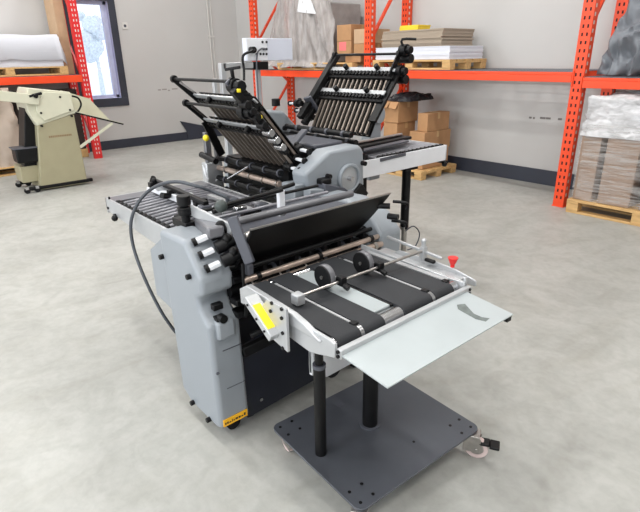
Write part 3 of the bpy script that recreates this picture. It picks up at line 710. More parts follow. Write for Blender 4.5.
c0 = onx(292, 105, FXc+.06)
cluster((FXc+.04, onx(291,103,FXc).y, onx(291,103,FXc).z), (0, .055, -.052), 3, ub, (1, 0, .05))
A1, B1 = onx(307, 97, FXc+.16), onx(317, 113, FXc+.16)
MB().obox(A1, B1, .02, .06, (1, .2, .3)).build('slanted_bar', M['greyd'], ub, bevel=.004)
p = onx(276, 106, FXc-.05); MB().cyl(p, p+Vector((0, 0, .05)), .03, 14).build('top_knob', M['black'], ub, bevel=.004)
p = onx(382, 115, -2.95)
MB().cyl((-3.12, p.y, p.z), (-2.98, p.y, p.z), .085, 28).build('motor_cover', M['grey'], ub, bevel=.02)
MB().box(-3.1, -2.99, p.y-.09, p.y+.04, .6, p.z).build('motor_bracket', M['grey'], ub, bevel=.01)
# gantry with socket box
gp = MB().box(-3.3, -3.26, 1.88, 1.92, .12, 1.56).box(-3.3, -3.26, 1.88, 2.12, 1.53, 1.56)
GX = -3.28
g0 = onx(222, 66, GX); g1 = onx(246, 66, GX); g2 = onx(225, 95, GX)
gp = MB().box(GX-.02, GX+.02, g0.y-.02, g0.y+.02, .0, g0.z+.02).box(GX-.02, GX+.02, g0.y, g1.y+.05, g0.z-.02, g0.z+.02).box(GX-.02, GX+.01, g0.y-.08, g0.y-.055, 1.2, g0.z-.08)
gp.build('gantry_post', M['alu'], ub, bevel=.003)
b0 = onx(247, 61, GX); b1 = onx(293, 61, GX); b2 = onx(258, 38, GX)
bx = MB().box(GX-.05, GX+.0, b0.y, b1.y, b0.z, b2.z).build('control_box', mat('box_paint', rgb(206,210,222), .4, var=.02), ub, bevel=.004)
w_ = MB()
px0 = [(262,42),(266,42),(263,49),(266,49),(256,54),(260,54),(263,54),(266,54)]
for q in px0: p = onx(q[0], q[1], GX); w_.cyl((GX, p.y, p.z), (GX+.01, p.y, p.z), .008, 10)
w_.build('indicator', M['black'], bx)
MB().box(GX, GX+.004, b0.y+.004, onx(267,50,GX).y, b0.z+.004, b2.z-.004).build('socket_panel', M['white'], bx)
p = onx(250.5, 50, GX); 
pg = MB().cyl((GX, p.y, p.z), (GX+.05, p.y, p.z), .022, 14).build('plug', M['black'], bx, bevel=.003)
pts = [(GX+.05, p.y, p.z), (GX+.07, p.y-.04, p.z-.01), onx(243,56,GX+.07), onx(244,70,GX+.07), onx(244,80,GX+.1)]
MB().tube(pts, .009, 8).build('power_cable', M['black'], ub)
p = onx(259, 50, GX)
MB().tube([onx(266,49,GX+.01), onx(261,49,GX+.03), onx(257,55,GX+.03), onx(257,75,GX+.03), onx(259,108,GX+.05)], .006, 8).build('sensor_cable', M['greyd'], ub)
p = onx(256, 66, GX-.03); MB().box(GX-.12, GX, p.y-.05, p.y+.09, p.z-.025, p.z+.03).build('box_mount', M['black'], ub, bevel=.004)
MB().box(GX-.05, GX-.02, p.y-.0, p.y+.03, 1.0, p.z-.02).build('box_pole', M['alu'], ub)
MB().tube([onx(203,163,-3.03), onx(206,175,-2.98), onx(212,182,-2.98), (-2.97, 1.66, .86)], .007, 8).build('air_hose', M['white'], ub)
for xx in (-2.95, -2.3):
    for yy in (1.85, 2.4):
        MB().cyl((xx-.02, yy, .05), (xx+.02, yy, .05), .05, 20).build('castor_wheel', M['rubber'], ub)
        MB().box(xx-.03, xx+.03, yy-.03, yy+.03, .07, .16).build('castor_fork', M['black'], ub)
MB().box(-3.12, NX-.03, 1.8, 2.5, .15, .2).build('base_frame', M['black'], ub)

# right-hand roller table of unit B
def subgroup(name, loc, parent):
    o = bpy.data.objects.new(name, None); o.empty_display_size = .1; COL.objects.link(o); o.parent = parent; o.matrix_parent_inverse = wm(parent).inverted(); o.location = loc; return o
rt = subgroup('roller_table', (-2.65, 2.75, .9), ub)
TX = -2.35
a = onx(362, 163, TX); b = onx(446.5, 144, TX)
zt = .955; ya, ybx = 2.3, b.y
MB().box(TX-.015, TX, ya-.06, ybx, zt-.115, zt).build('side_rail', M['white'], rt, bevel=.003)
MB().box(TX-.66, TX-.645, ya+.25, ybx, zt-.115, zt).build('side_rail', M['alu'], rt, bevel=.003)
MB().box(TX-.66, TX, ybx, ybx+.012, zt-.115, zt).build('end_plate', M['alu'], rt, bevel=.003)
MB().box(TX-.645, TX-.015, ya+.25, ybx, zt-.07, zt-.05).build('table_bed', M['black'], rt)
for k in range(16):
    y = ya+.27+(ybx-ya-.3)*k/15; r = MB().cyl((TX-.64, y, zt-.012), (TX-.02, y, zt-.012), .010, 10); r.build('roller', M['droll'], rt)
tt = MB()
for k in range(16): y = ya+.27+(ybx-ya-.3)*k/15; tt.cyl((TX-.04, y, zt-.008), (TX-.016, y, zt-.008), .019, 12)
tt.build('bearing_strip', M['black'], rt)
MB().obox((TX-.25, ya+.05, zt+.035), (TX-.30, ybx-.1, zt+.04), .09, .025).build('guide_bar', M['black'], rt, bevel=.008)
MB().obox((TX-.17, ya+.1, zt+.025), (TX-.21, ybx-.22, zt+.035), .06, .012).build('guide_bar', M['greyd'], rt, bevel=.005)
MB().cyl((TX-.28, ya+.1, zt+.06), (TX-.32, ybx-.15, zt+.065), .012, 10).build('guide_rod', M['steelw'], rt)
p = onx(380, 160, TX); q = onx(405, 154, TX)
MB().obox((TX+.004, p.y, p.z+.0), (TX+.004, q.y, q.z+.0), .008, .022).build('slide_rail', M['greyd'], rt)
MB().tube([(TX-.1, ybx-.08, zt-.1), (TX-.05, ybx+.0, zt-.13), (TX-.02, ybx+.06, zt-.14)], .012, 8).sphere((TX-.02, ybx+.02, zt-.15), .022).build('lever', M['black'], rt)
lx = TX-.1; ly = onx(407, 165, lx).y
MB().box(lx-.05, lx+.05, ly-.07, ly+.07, zt-.15, zt-.1).build('leg_bracket', M['black'], rt, bevel=.004)
MB().cyl((lx, ly, .35), (lx, ly, zt-.12), .033, 20).build('leg', M['black'], rt)
MB().cyl((lx, ly, .34), (lx, ly, .36), .038, 20).cyl((lx, ly, .03), (lx, ly, .34), .022, 16).cyl((lx, ly, 0), (lx, ly, .03), .05, 16, .03).build('inner_leg', M['steelw'], rt)
MB().cyl((lx-.45, ly, 0), (lx-.45, ly, zt-.1), .028, 16).build('leg', M['black'], rt)
MB().tube([(lx+.03, ly-.02, .33), (lx+.05, ly+.05, .36), (lx+.05, ly+.13, .28), (lx+.04, ly+.1, .18), (lx+.02, ly+.03, .16)], .005, 8).build('cable', M['greyd'], rt)

# ================================================================== unit A: right-angle folding unit
ua = thing('right_angle_folding_unit', (-1.85, 1.35, 0), 'grey folding unit with angled side cover in front of the big machine', 'folding unit')
YN = .83
def Yp(y, pts): return [(lambda w_: (w_.x, w_.z))(ony(px, py, y)) for px, py in pts]
hood = [(-2.05, .915), (-1.83, .925), (-1.70, .79), (-1.70, .715), (-2.045, .62)]
MB().prism([(-2.05, .915), (-1.815, .925), (-1.70, .79), (-1.70, .716), (-1.752, .69), (-1.74, .64), (-1.675, .585), (-1.66, .09), (-1.70, .075), (-1.93, .075), (-2.02, .12)], 1, YN, YN+.15).build('side_cover', M['grey'], ua, bevel=.02, seg=4)
sc_ = COL.objects[-1]
lc = sc_
# panel seams and recess
MB().box(-1.70, -1.6685, YN+.05, YN+.140, .46, .463).build('seam', M['greyd'], lc)
MB().box(-1.70, -1.6645, YN+.05, YN+.140, .275, .278).build('seam', M['greyd'], lc)
MB().prism([(-1.70, .60), (-1.655, .60), (-1.648, .525), (-1.70, .51)], 1, YN+.03, YN+.11).build('recess_lip', M['grey'], lc, bevel=.01)
for z_ in (.655, .60):
    MB().box(-1.72, -1.69+.02*(z_ < .64), YN+.04, YN+.085, z_-.014, z_+.014).build('slot_block', M['black'], ua, bevel=.004)
    MB().box(-1.72, -1.66, YN+.13, YN+.2, z_-.014, z_+.014).build('slot_block', M['black'], ua, bevel=.004)
MB().cyl((-1.68, YN+.06, .615), (-1.65, YN+.06, .615), .018, 14).build('slot_block', M['black'], ua)
MB().obox((-1.64, YN+.17, .50), (-1.61, YN+.26, .53), .018, .018).build('stub_shaft', M['black'], ua, bevel=.004)
MB().obox((-1.68, YN+.15, .41), (-1.66, YN+.3, .435), .03, .05).build('stub_shaft', M['black'], ua, bevel=.004)
for q, par in [((161,257),sc_),((188,277),sc_),((192,403),lc),((208,420),lc)]:
    p = ony(q[0], q[1], YN-.01); MB().cyl((p.x, YN-.018, p.z), (p.x, YN+.02, p.z), .012, 14).build('cover_screw', M['black'], par, bevel=.002)
MB().cyl((ony(214,372,YN).x+.02, YN, ony(214,372,YN).z), (ony(214,372,YN).x+.02, YN+.012, ony(214,372,YN).z), .006, 10).build('cover_screw', M['greyd'], lc)
# yellow strip at the foot
lb_ = MB().box(-1.664, -1.6565, YN+.014, YN+.135, .098, .132).build('warning_label', M['olab'], lc)
s = MB(); r = random.Random(3); y = YN+.02
while y < YN+.128: w2 = r.uniform(.004, .012); s.box(-1.657, -1.6555, y, y+w2, .108, .109+r.uniform(.004, .014)); y += w2+.004
s.build('label_print', M['ink'], lb_)
# back flange
MB().box(-2.32, -2.03, YN+.055, YN+.06+.1, .50, .74).build('back_panel', M['grey'], ua, bevel=.006)
MB().prism([(-2.30, .74), (-2.05, .90), (-2.05, .15), (-2.12, .48), (-2.30, .50)], 1, YN+.05, YN+.062).build('back_gusset', M['grey'], ua)
# right cover
MB().prism([(-2.1, .62), (-2.1, .9), (-1.85, .91), (-1.68, .86), (-1.60, .78), (-1.60, .64)], 1, 1.76, 1.91).build('side_cover', M['grey'], ua, bevel=.018, seg=3)
MB().box(-2.05, -1.7, 1.77, 1.89, .09, .66).build('lower_cover', M['grey'], ua, bevel=.01)
for i, (x, y, z) in enumerate([(-1.56, 1.83, .84), (-1.60, 1.88, .92)]):
    MB().tube([(x-.04, y, z), (x, y+.02, z), (x+.02, y+.04, z-.01), (x+.015, y+.045, z-.04)], .008, 8).build('lever', M['black'], ua)
MB().cyl((-1.62, 1.74, .93), (-1.57, 1.78, .93), .014, 12).build('lever', M['black'], ua)
MB().cyl((-1.60, 1.80, .87), (-1.55, 1.82, .87), .015, 12).build('lever', M['black'], ua)
# interior
MB().box(-2.1, -1.80, YN+.16, 1.77, .61, .80).build('interior_housing', M['black'], ua)
MB().box(-1.98, -1.70, .99, 1.74, .06, .42).build('lower_panel', M['navy'], ua, bevel=.01)
lp = COL.objects[-1]
MB().prism([(.985, .43), (1.1, .455), (1.42, .41), (1.42, .07), (.985, .05)], 0, -1.702, -1.69).build('lower_panel_door', M['navy'], ua, bevel=.004)
for (y, z) in [(1.055, .385), (1.06, .12)]: MB().cyl((-1.69, y, z), (-1.682, y, z), .009, 12).build('door_screw', M['steel'], ua)
MB().cyl((-1.63, 1.44, .16), (-1.60, 1.44, .16), .05, 20).build('castor_wheel', M['rubber'], ua)
for (x, y) in [(-1.74, .93), (-1.76, 1.04), (-2.0, .95), (-1.95, 1.7), (-1.72, 1.7)]:
    MB().cyl((x-.015, y, .035), (x+.015, y, .035), .035, 18).build('castor_wheel', M['rubber'], ua)
    MB().box(x-.022, x+.022, y-.02, y+.02, .045, .085).build('castor_fork', M['steel'], ua)
MB().box(-1.72, -1.55, 1.42, 1.55, .12, .18).build('castor_fork', M['black'], ua, bevel=.01) if False else None
# rolls along y
def roll(x, z, r, m_, y0=.97, y1=1.77, collars=0, cm='steelw', cr=1.4):
    q = MB().cyl((x, y0, z), (x, y1, z), r, 18)
    for k in range(collars): y = y0+.06+(y1-y0-.12)*k/(max(1, collars-1)); q.mat(1).cyl((x, y, z), (x, y+.018, z), r*cr, 18); q.mat(0)
    q.build('roller', [M[m_], M[cm]], ua)
roll(-1.61, .732, .015, 'copper', collars=3, cm='steelw', cr=1.35)
roll(-1.60, .695, .012, 'copper', collars=0)
roll(-1.70, .745, .017, 'black', collars=6, cm='greyd')
roll(-1.72, .79, .013, 'black'); roll(-1.74, .69, .03, 'black', collars=4, cm='greyd', cr=1.1); roll(-1.76, .84, .012, 'greyd')
roll(-1.625, .768, .0125, 'copper', y0=.98, y1=1.76, collars=3, cm='black', cr=1.4)
roll(-1.665, .80, .011, 'black', y0=1.0, y1=1.75)
for k in range(6):
    y = 1.02+k*.07
    MB().tube([(-1.64, y, .76), (-1.61, y, .735), (-1.60, y, .70), (-1.62, y, .67)], .004, 6, 3).build('paper_finger', M['black'] if k % 2 else M['steelw'], ua)
for k in range(9):
    y = 1.02+k*.085; MB().box(-1.72, -1.665, y, y+.02, .755, .785).build('guide_finger', M['black'], ua, bevel=.003)
# big black sheet, leaning out over the delivery
pr = [(-1.735, .79), (-1.70, .80), (-1.645, .87), (-1.585, .965), (-1.575, .985), (-1.58, .988), (-1.593, .972), (-1.655, .88), (-1.71, .81), (-1.735, .80)]
yl, yr = .985, 1.78
def slab(pts, y0, y1, flare):
    vs = []; n = len(pts)
    top = .985; 
    for (x, z) in pts: vs.append((x, y0-0*(z-.79), z))
    for (x, z) in pts: vs.append((x, y1+flare*(z-.79), z))
    return MB().add(vs, [list(range(n))[::-1], list(range(n, 2*n))]+[(i, (i+1) % n, (i+1) % n+n, i+n) for i in range(n)])
slab(pr, 1.0, 1.70, .42).build('deflector_sheet', M['blackg'], ua, smooth=50)
MB().obox((-1.582, 1.0, .988), (-1.582, 1.79, .988), .01, .006).build('deflector_edge', M['steelw'], ua)
roll(-1.77, .965, .017, 'greym', y0=1.0, y1=1.72)
MB().cyl((-1.86, 1.0, 1.0), (-1.95, 1.5, 1.02), .01, 10).build('cross_rod', M['black'], ua)
# levers on the nose of the cover
for i, (px, py) in enumerate([(196,248),(203,254),(208,262)]):
    p = onz(px, py, .90-.035*i)
    f = Vector((.25, 1, .28)).normalized()
    c0 = Vector((-1.795+.042*i, YN+.035, .915-.045*i))
    MB().cyl(c0-f*.004, c0+f*.012, .017, 14).build('arm_socket', M['black'], ua)
    MB().obox(c0+f*.01, c0+f*.06, .030, .018).build('pivot_arm', M['white'], ua, bevel=.003)
    MB().cyl(c0+f*.07, c0+f*.115, .027, 16).cyl(c0+f*.11, c0+f*.15, .021, 16).sphere(c0+f*.12+Vector((0, 0, .02)), .022).build('pivot_knob', M['black'], ua, bevel=.002)
A1 = onx(232, 217, -1.66); B1 = onx(250, 263, -1.60)
MB().obox(A1, B1, .022, .042, (.6, .6, .5)).build('slanted_bar', M['greyd'], ua, bevel=.004)
MB().box(-1.66, -1.62, 1.0, 1.03, .78, .83).build('bar_bracket', M['greyd'], ua, bevel=.008)
MB().cyl((-1.66, 1.03, .93), (-1.63, 1.1, .95), .022, 14).build('steel_knob', M['steelw'], ua)
MB().tube([(-1.63, .985, .84), (-1.625, .98, .76), (-1.63, .985, .66), (-1.64, .985, .60)], .008, 8).build('black_cable', M['black'], ua)
# tall black knob, flat lever and ball on top of the cover
kx, ky = -2.02, .95
MB().cyl((kx, ky, .93), (kx, ky, .965), .02, 14).cyl((kx, ky, .965), (kx, ky, 1.0), .032, 18).cyl((kx, ky, 1.0), (kx, ky, 1.008), .018, 14).cyl((kx, ky, 1.008), (kx, ky, 1.05), .03, 18).build('height_knob', M['black'], ua, bevel=.003)
MB().box(kx-.1, kx+.03, ky-.02, ky+.03, .90, .935).build('knob_base', M['black'], ua, bevel=.004)
A1 = onz(194, 216, 1.0); B1 = onz(221, 233, .96)
MB().obox((-2.0, .97, .985), (-1.72, 1.0, .955), .012, .05).build('flat_lever', M['alu'], ua, bevel=.003)
p = onz(221, 206, 1.06)
MB().sphere(p, .026).build('ball_knob', mat('dark_green_plastic', rgb(58,66,64), .4), ua)
q = onz(282, 190, 1.05)
MB().cyl(p, (q.x, q.y, 1.05), .009, 10).build('cross_rod', M['black'], ua)
MB().obox((p.x-.02, p.y-.02, .95), (p.x-.25, p.y+.04, .93), .07, .05).build('rod_housing', M['greym'], ua, bevel=.01)
q = onz(281, 203, .99); MB().box(q.x-.012, q.x+.012, q.y-.015, q.y+.015, .93, 1.05).build('white_tab', M['white'], ua, bevel=.002)
MB().box(-2.05, -1.78, 1.0, 1.74, .80, .90).build('upper_deck', M['greyd'], ua, bevel=.006)
for (px, py, w2, m_) in [(251,212,.05,'black'),(240,208,.03,'steel'),(232,200,.03,'greyd'),(262,205,.03,'greyd'),(215,212,.03,'alu'),(205,207,.03,'greyd')]:
    p = onz(px, py, .92); MB().box(p.x-.02, p.x+.02, p.y-w2, p.y+w2, .885, .93).build('deck_fitting', M[m_], ua, bevel=.006)
MB().cyl((-1.95, 1.03, .94), (-1.95, 1.72, .94), .008, 10).build('cross_rod', M['droll'], ua)
MB().cyl((-2.03, 1.03, .96), (-2.03, 1.72, .96), .008, 10).build('cross_rod', M['black'], ua)

# left roller table (register table feeding unit A)
lt = subgroup('roller_table', (-2.6, 1.2, .86), ua)
zt = .87; xA, xBt = -2.96, -2.07; yn, yf = .915, 1.52
MB().prism([(xA, zt-.075), (xA, zt), (xBt+.05, zt), (xBt+.05, zt-.125), (xBt-.3, zt-.11)], 1, yn, yn+.012).build('side_rail', M['alu'], lt, bevel=.002)
MB().box(xA, xBt, yf, yf+.012, zt-.1, zt).build('side_rail', M['alu'], lt, bevel=.002)
MB().box(xA, xA+.012, yn, yf, zt-.09, zt).build('end_plate', M['alu'], lt, bevel=.002)
MB().box(xA+.012, xA+.13, yn+.01, yf, zt-.006, zt).build('end_sheet', M['greym'], lt)
MB().box(xA+.012, xBt, yn+.012, yf, zt-.06, zt-.045).build('table_bed', M['black'], lt)
n = 15
for k in range(n):
    x = xA+.17+(xBt-xA-.17)*k/(n-1)
    MB().cyl((x, yn+.02, zt-.012), (x-.05, 1.19, zt-.012), .010, 12).build('roller', M['droll'], lt)
for k in range(n):
    x = xA+.14+(xBt-xA-.2)*k/(n-1)
    MB().cyl((x, 1.23, zt-.01), (x, yf-.005, zt-.01), .010, 12).build('roller', M['droll'], lt)
tt = MB()
for k in range(n): x = xA+.15+(xBt-xA-.17)*k/(n-1); tt.cyl((x, yn+.012, zt-.012), (x, yn+.03, zt-.012), .021, 12)
tt.build('bearing_strip', M['black'], lt)
MB().prism([(-2.95, zt+.002), (-2.95, zt+.02), (-2.5, zt+.045), (-2.15, zt+.03), (-2.15, zt+.002)], 1, 1.16, 1.21).build('guide_rail', M['white'], lt, bevel=.003)
MB().obox((-2.95, 1.21, zt+.055), (-2.2, 1.15, zt+.07), .028, .02).build('guide_bar', M['black'], lt, bevel=.003)
for k, x in enumerate((-2.88, -2.78, -2.63, -2.48, -2.33)):
    MB().box(x-.018, x+.018, 1.15, 1.22, zt+.03, zt+.06).build('guide_clamp', M['alu'] if k % 2 else M['black'], lt, bevel=.003)
MB().cyl((-2.93, 1.19, zt+.05), (-2.90, 1.19, zt+.08), .015, 12).sphere((-2.87, 1.18, zt+.07), .015).build('guide_knob', M['black'], lt)
MB().cyl((-2.62, 1.15, zt+.03), (-2.60, 1.10, zt+.045), .016, 12).build('guide_knob', M['black'], lt)
MB().obox((-2.25, 1.0, zt+.02), (-2.12, 1.2, zt+.05), .03, .02).build('guide_bar', M['black'], lt, bevel=.003)
MB().obox((-2.5, 1.33, zt+.02), (-2.05, 1.33, zt+.025), .03, .018).build('guide_bar', M['alu'], lt, bevel=.003)
MB().obox((-2.6, 1.43, zt+.015), (-2.05, 1.43, zt+.02),   .02, .014).build('guide_bar', M['droll'], lt, bevel=.003)
p = ony(116, 216, yn); MB().cyl((p.x, yn-.012, p.z), (p.x, yn+.05, p.z), .014, 12).sphere((p.x+.01, yn-.012, p.z-.008), .018).build('clamp_knob', M['black'], lt)
for q in [(108,197),(107,207)]:
    p = ony(q[0]+1.5, q[1]+1, yn); MB().cyl((p.x, yn-.006, p.z), (p.x, yn+.002, p.z), .008, 10).build('rail_screw', M['black'], lt)
for x in (-2.86,): 
    MB().box(x, x+.04, 1.35, 1.39, 0, zt-.09).build('leg', M['greyd'], lt)
# thick cable
cab = MB().tube([(-2.12, 1.2, .93), onz(228,199,.98), onz(212,191,1.02), onz(196,186,1.05), onz(180,182,1.06), (onz(165,183,1.05)), ony(150,190,1.0), ony(138,203,.93), ony(131,222,.89), ony(133,245,.88), ony(142,272,.88), ony(155,300,.9), ony(168,322,.93), ony(182,336,.98), (-2.12, 1.05, .3), (-2.1, 1.15, .1)], .0085, 10, 6)
tag(cab.build('power_cable', M['cable']), 'thick grey cable looping over the roller table down to the floor', 'cable')

# ================================================================== delivery conveyor on its castored stand
dc = thing('delivery_conveyor', (-1.2, 1.25, 0), 'black belt delivery conveyor on a dark steel castored stand', 'conveyor')
ZT = .775
FXr = -1.0
y0c, y1c = .915, 1.575
# side frames
MB().prism([(-1.53, .79), (-1.50, .80), (-1.02, .79), (-1.0, .785), (-1.0, .735), (-1.12, .70), (-1.5, .735)], 1, y0c-.012, y0c).build('side_frame', M['alu'], dc, bevel=.003)
MB().prism([(-1.52, .795), (-1.47, .825), (-1.20, .812), (-1.14, .80), (-1.06, .772), (-1.06, .765), (-1.52, .77)], 1, y0c-.02, y0c+.004).build('side_guard', M['alu'], dc, bevel=.006)
MB().prism([(-1.56, .79), (-1.06, .78), (-1.0, .785), (-1.0, .735), (-1.15, .70), (-1.56, .735)], 1, y1c, y1c+.012).build('side_frame', M['alu'], dc, bevel=.003)
MB().prism([(-1.5, .77), (-1.1, .775), (-1.0, .775), (-1.0, .755), (-1.5, .755)], 1, y1c+.01, y1c+.025).build('side_guard', M['alu'], dc, bevel=.004)
MB().obox((-1.50, 1.69, .815), (-1.17, 1.66, .81), .012, .012).build('upper_rail', M['alu'], dc, bevel=.003)
MB().box(-1.5, -1.05, y1c+.045, 1.68, .755, .765).build('side_shelf', M['alu'], dc, bevel=.003)
MB().prism([(-1.45, .75), (-1.40, .785), (-1.2, .79), (-1.1, .785), (-1.02, .77), (-1.0, .765), (-1.0, .74), (-1.45, .74)], 1, 1.655, 1.662).build('side_guard', M['alu'], dc, bevel=.003)
p = onz(424, 250, .83)
MB().cyl((-1.268, 1.66, .76), (-1.268, 1.66, .86), .010, 14).sphere((-1.268, 1.66, .863), .012).box(-1.28, -1.256, 1.648, 1.672, .785, .835).build('rod_post', M['alu'], dc)
MB().cyl((-1.12, 1.665, .785), (-1.12, 1.665, .80), .009, 14).cyl((-1.12, 1.665, .80), (-1.12, 1.665, .828), .011, 18, .022).build('red_knob', M['red'], dc, bevel=.002)
MB().box(-1.24, -1.19, 1.63, 1.65, .785, .80).build('slot', M['black'], dc, bevel=.006)
MB().box(-1.012, -1.0, y1c+.005, y1c+.02, .73, .80).build('end_post', M['alu'], dc, bevel=.003)
# front aluminium profile and rear cross member
fr_ = MB().box(FXr, FXr+.022, y0c-.005, y1c+.02, .735, .768).build('front_profile', M['alu'], dc, bevel=.003)
for z in (.76, .744):
    MB().cyl((FXr+.022, y1c+.005, z), (FXr+.026, y1c+.005, z), .006, 10).build('profile_screw', M['black'], fr_)
    MB().cyl((FXr+.01, y0c-.005, z), (FXr+.01, y0c-.011, z), .006, 10).build('profile_screw', M['black'], fr_)
MB().box(-1.55, -1.53, y0c, y1c, .72, .77).build('rear_profile', M['alu'], dc)
MB().box(-1.53, -1.04, y0c, y1c, .755, .765).build('bed_plate', M['alu'], dc)
MB().cyl((-1.045, y0c+.01, .75), (-1.045, y1c-.005, .75), .0265, 24).build('front_roller', M['steel'], dc)
MB().cyl((-1.54, y0c+.01, .755), (-1.54, y1c-.005, .755), .020, 20).build('rear_roller', M['steel'], dc)
def ybl(px, py): return onx(px, py, -1.015).y
belts = [(ybl(344,336), ybl(360,327)), (ybl(366,325), ybl(384,315.5)), (ybl(404,303.5), ybl(431,290.5)), (ybl(437,287.5), ybl(446,282))]
print('BELTS', belts)
belts = [(.935, 1.035), (1.055, 1.15), (1.25, 1.405), (1.425, 1.535)]
def belt(y0, y1):
    r = .0295; zc = .75; n = 10; pr = []
    for k in range(n+1): a = pi/2-pi*k/n; pr.append((-1.045+r*cos(a), zc+r*sin(a)))
    for k in range(n+1): a = -pi/2-pi*k/n; pr.append((-1.54+r*cos(a), zc+r*sin(a)))
    return MB().prism(pr, 1, y0, y1)
for a, b in belts: belt(a, b).build('belt', M['belt'], dc, smooth=30)
# bright strips between the belts
for a, b in ((1.04, 1.05), (1.41, 1.42), (1.545, 1.57)): MB().box(-1.5, -1.07, a, b, .772, .7785).build('bed_strip', M['alu'], dc)
MB().box(-1.5, -1.075, 1.155, 1.235, .770, .7775).build('bed_strip', M['zinc'], dc, bevel=.001)
MB().box(-1.5, -1.07, 1.236, 1.246, .770, .7775).build('bed_strip', M['black'], dc)
for y in (1.045, 1.415, 1.54): MB().box(-1.075, -1.05, y-.012, y+.012, .775, .784).build('roller_clip', M['black'], dc, bevel=.002)
for y in (1.045, 1.415): MB().cyl((-1.045, y-.008, .75), (-1.045, y+.008, .75), .029, 20).build('roller_collar', M['steel'], dc)
# cross rod with two hold-down wheels
MB().cyl((-1.288, .99, .812), (-1.268, 1.66, .818), .0065, 12).build('cross_rod', M['steelw'], dc)
MB().box(-1.31, -1.27, .975, 1.01, .785, .825).build('rod_block', M['alu'], dc, bevel=.004)
for y in (1.155, 1.36):
    wx = -1.335
    MB().ring((wx, y+.006, .826), (0,1,0), .036, .0475, .024).build('wheel_tyre', M['greym'], dc)
    MB().cyl((wx, y-.012, .826), (wx, y+.012, .826), .0455, 28).build('wheel_hub', M['black'], dc, bevel=.002)
    MB().cyl((wx, y-.016, .826), (wx, y+.016, .826), .007, 12).build('wheel_pin', M['steelw'], dc)
    MB().obox((wx, y+.028, .826), (-1.275, y+.028, .815), .01, .018).build('wheel_arm', M['alu'], dc, bevel=.002)
    MB().box(-1.295, -1.262, y+.022, y+.05, .80, .835).cyl((-1.27, y+.036, .805), (-1.24, y+.036, .795), .010, 12).build('wheel_clamp', M['black'], dc, bevel=.003)
# gusset plate and bar with yellow label at the near side
gp_ = [ (lambda w_: (w_.x, w_.z))(ony(px, py, y0c-.04)) for px, py in [(268,299),(287,309),(289,352),(272,337),(258,312)]]
MB().prism(gp_, 1, y0c-.045, y0c-.035).build('gusset_plate', M['alu'], dc, bevel=.001)
gpo = COL.objects[-1]
for q in [(272,303),(282,309),(271,311),(282,318),(283,333),(283,348)]:
    p = ony(q[0], q[1], y0c-.045); MB().cyl((p.x, y0c-.05, p.z), (p.x, y0c-.044, p.z), .0065, 10).build('gusset_screw', M['black'], gpo)
a = ony(250, 297, y0c-.055); b = ony(276, 337, y0c-.055)
lbr = MB().obox(a, b, .03, .05, (0, -1, .0)).build('label_bar', M['alu'], dc, bevel=.003)
a2, b2 = a.lerp(b, .24), a.lerp(b, .83)
nrm = Vector((0, -1, 0))
# label lies on the bar's upper-front side
d_ = (b-a).normalized(); sd = d_.cross(Vector((0, -1, 0))).normalized(); 
if sd.z < 0: sd = -sd
c_off = sd*.0155+Vector((0, -.004, 0))
MB().obox(a2+c_off, b2+c_off, .002, .030, (0,-1,0)).build('yellow_label', M['ylab'], lbr)
for u in (.15, .5, .8):
    p = a.lerp(b, u)+Vector((0, -.025, 0)); MB().cyl(p, p+Vector((0, -.004, 0)), .0045, 8).build('bar_screw', M['black'], lbr)
# end plate
ep = [(-1.0, .765), (-.79, .752), (-.775, .74), (-.772, .742), (-.786, .756), (-1.0, .769)]
vs = [(FXr+.01, y0c-.002, .748), (-.785, y0c-.01, .738), (-.775, 1.545, .742), (FXr+.01, 1.565, .752)]
MB().add([Vector(v) for v in vs]+[Vector(v)+Vector((0, 0, .004)) for v in vs], [(0,1,2,3),(4,5,6,7),(0,1,5,4),(1,2,6,5),(2,3,7,6),(3,0,4,7)]).build('delivery_plate', M['zinc'], dc)
dp = COL.objects[-1]
MB().box(-.79, -.775, 1.51, 1.535, .725, .74).build('plate_stop', M['black'], dp)
s = MB(); pts = [onz(*q, .7565) for q in [(457,304),(465,303),(474,312),(482,315),(490,316),(486,319),(476,317),(466,312),(458,308)]]
MB().add([(p.x, p.y, .7462+(p.x+1)*-.045*1+.0035*0) for p in pts], [list(range(len(pts)))]) 
hz = lambda x, y: .7525-(x+.99)/.205*.010+(y-.915)*.006+.0006
MB().add([(p.x, p.y, hz(p.x, p.y)) for p in pts]+[(p.x, p.y, hz(p.x, p.y)-.0005) for p in pts], [list(range(9)), [i+9 for i in range(9)][::-1]]+[(i, (i+1) % 9, (i+1) % 9+9, i+9) for i in range(9)]).build('worn_patch', M['stain'], dp)
# underside box, posts, base
MB().box(-1.52, -1.2, 1.1, 1.5, .66, .735).build('drive_box', M['greyd'], dc, bevel=.004)
MB().prism([(1.09, .74), (1.5, .74), (1.5, .37), (1.17, .365), (1.09, .41)], 0, -1.36, -1.345).build('hanging_panel', M['white'], dc, bevel=.003)
MB().box(-1.36, -1.33, 1.09, 1.10, .42, .72).build('hanging_bracket', M['alu'], dc)
MB().cyl((-1.232, 1.035, .13), (-1.232, 1.035, .53), .023, 20).build('post', M['black'], dc)
MB().cyl((-1.232, 1.035, .5), (-1.232, 1.035, .74), .016, 18).build('inner_post', M['black'], dc)
MB().cyl((-1.232, 1.035, .53), (-1.232, 1.035, .545), .025, 20).build('post_collar', M['greyd'], dc)
MB().cyl((-1.222, 1.303, .13), (-1.222, 1.303, .7), .032, 24).build('post', M['black'], dc)
MB().cyl((-1.222, 1.303, .13), (-1.222, 1.303, .136), .044, 24).build('post_collar', M['greyd'], dc)
cor = [onz(*q, .13) for q in [(270,428),(361,511),(480,429),(386,367)]]
L0, F0, R0_, K0 = cor
print('BASE', [tuple(round(v, 3) for v in c) for c in cor])
ctr = (L0+F0+R0_+K0)/4
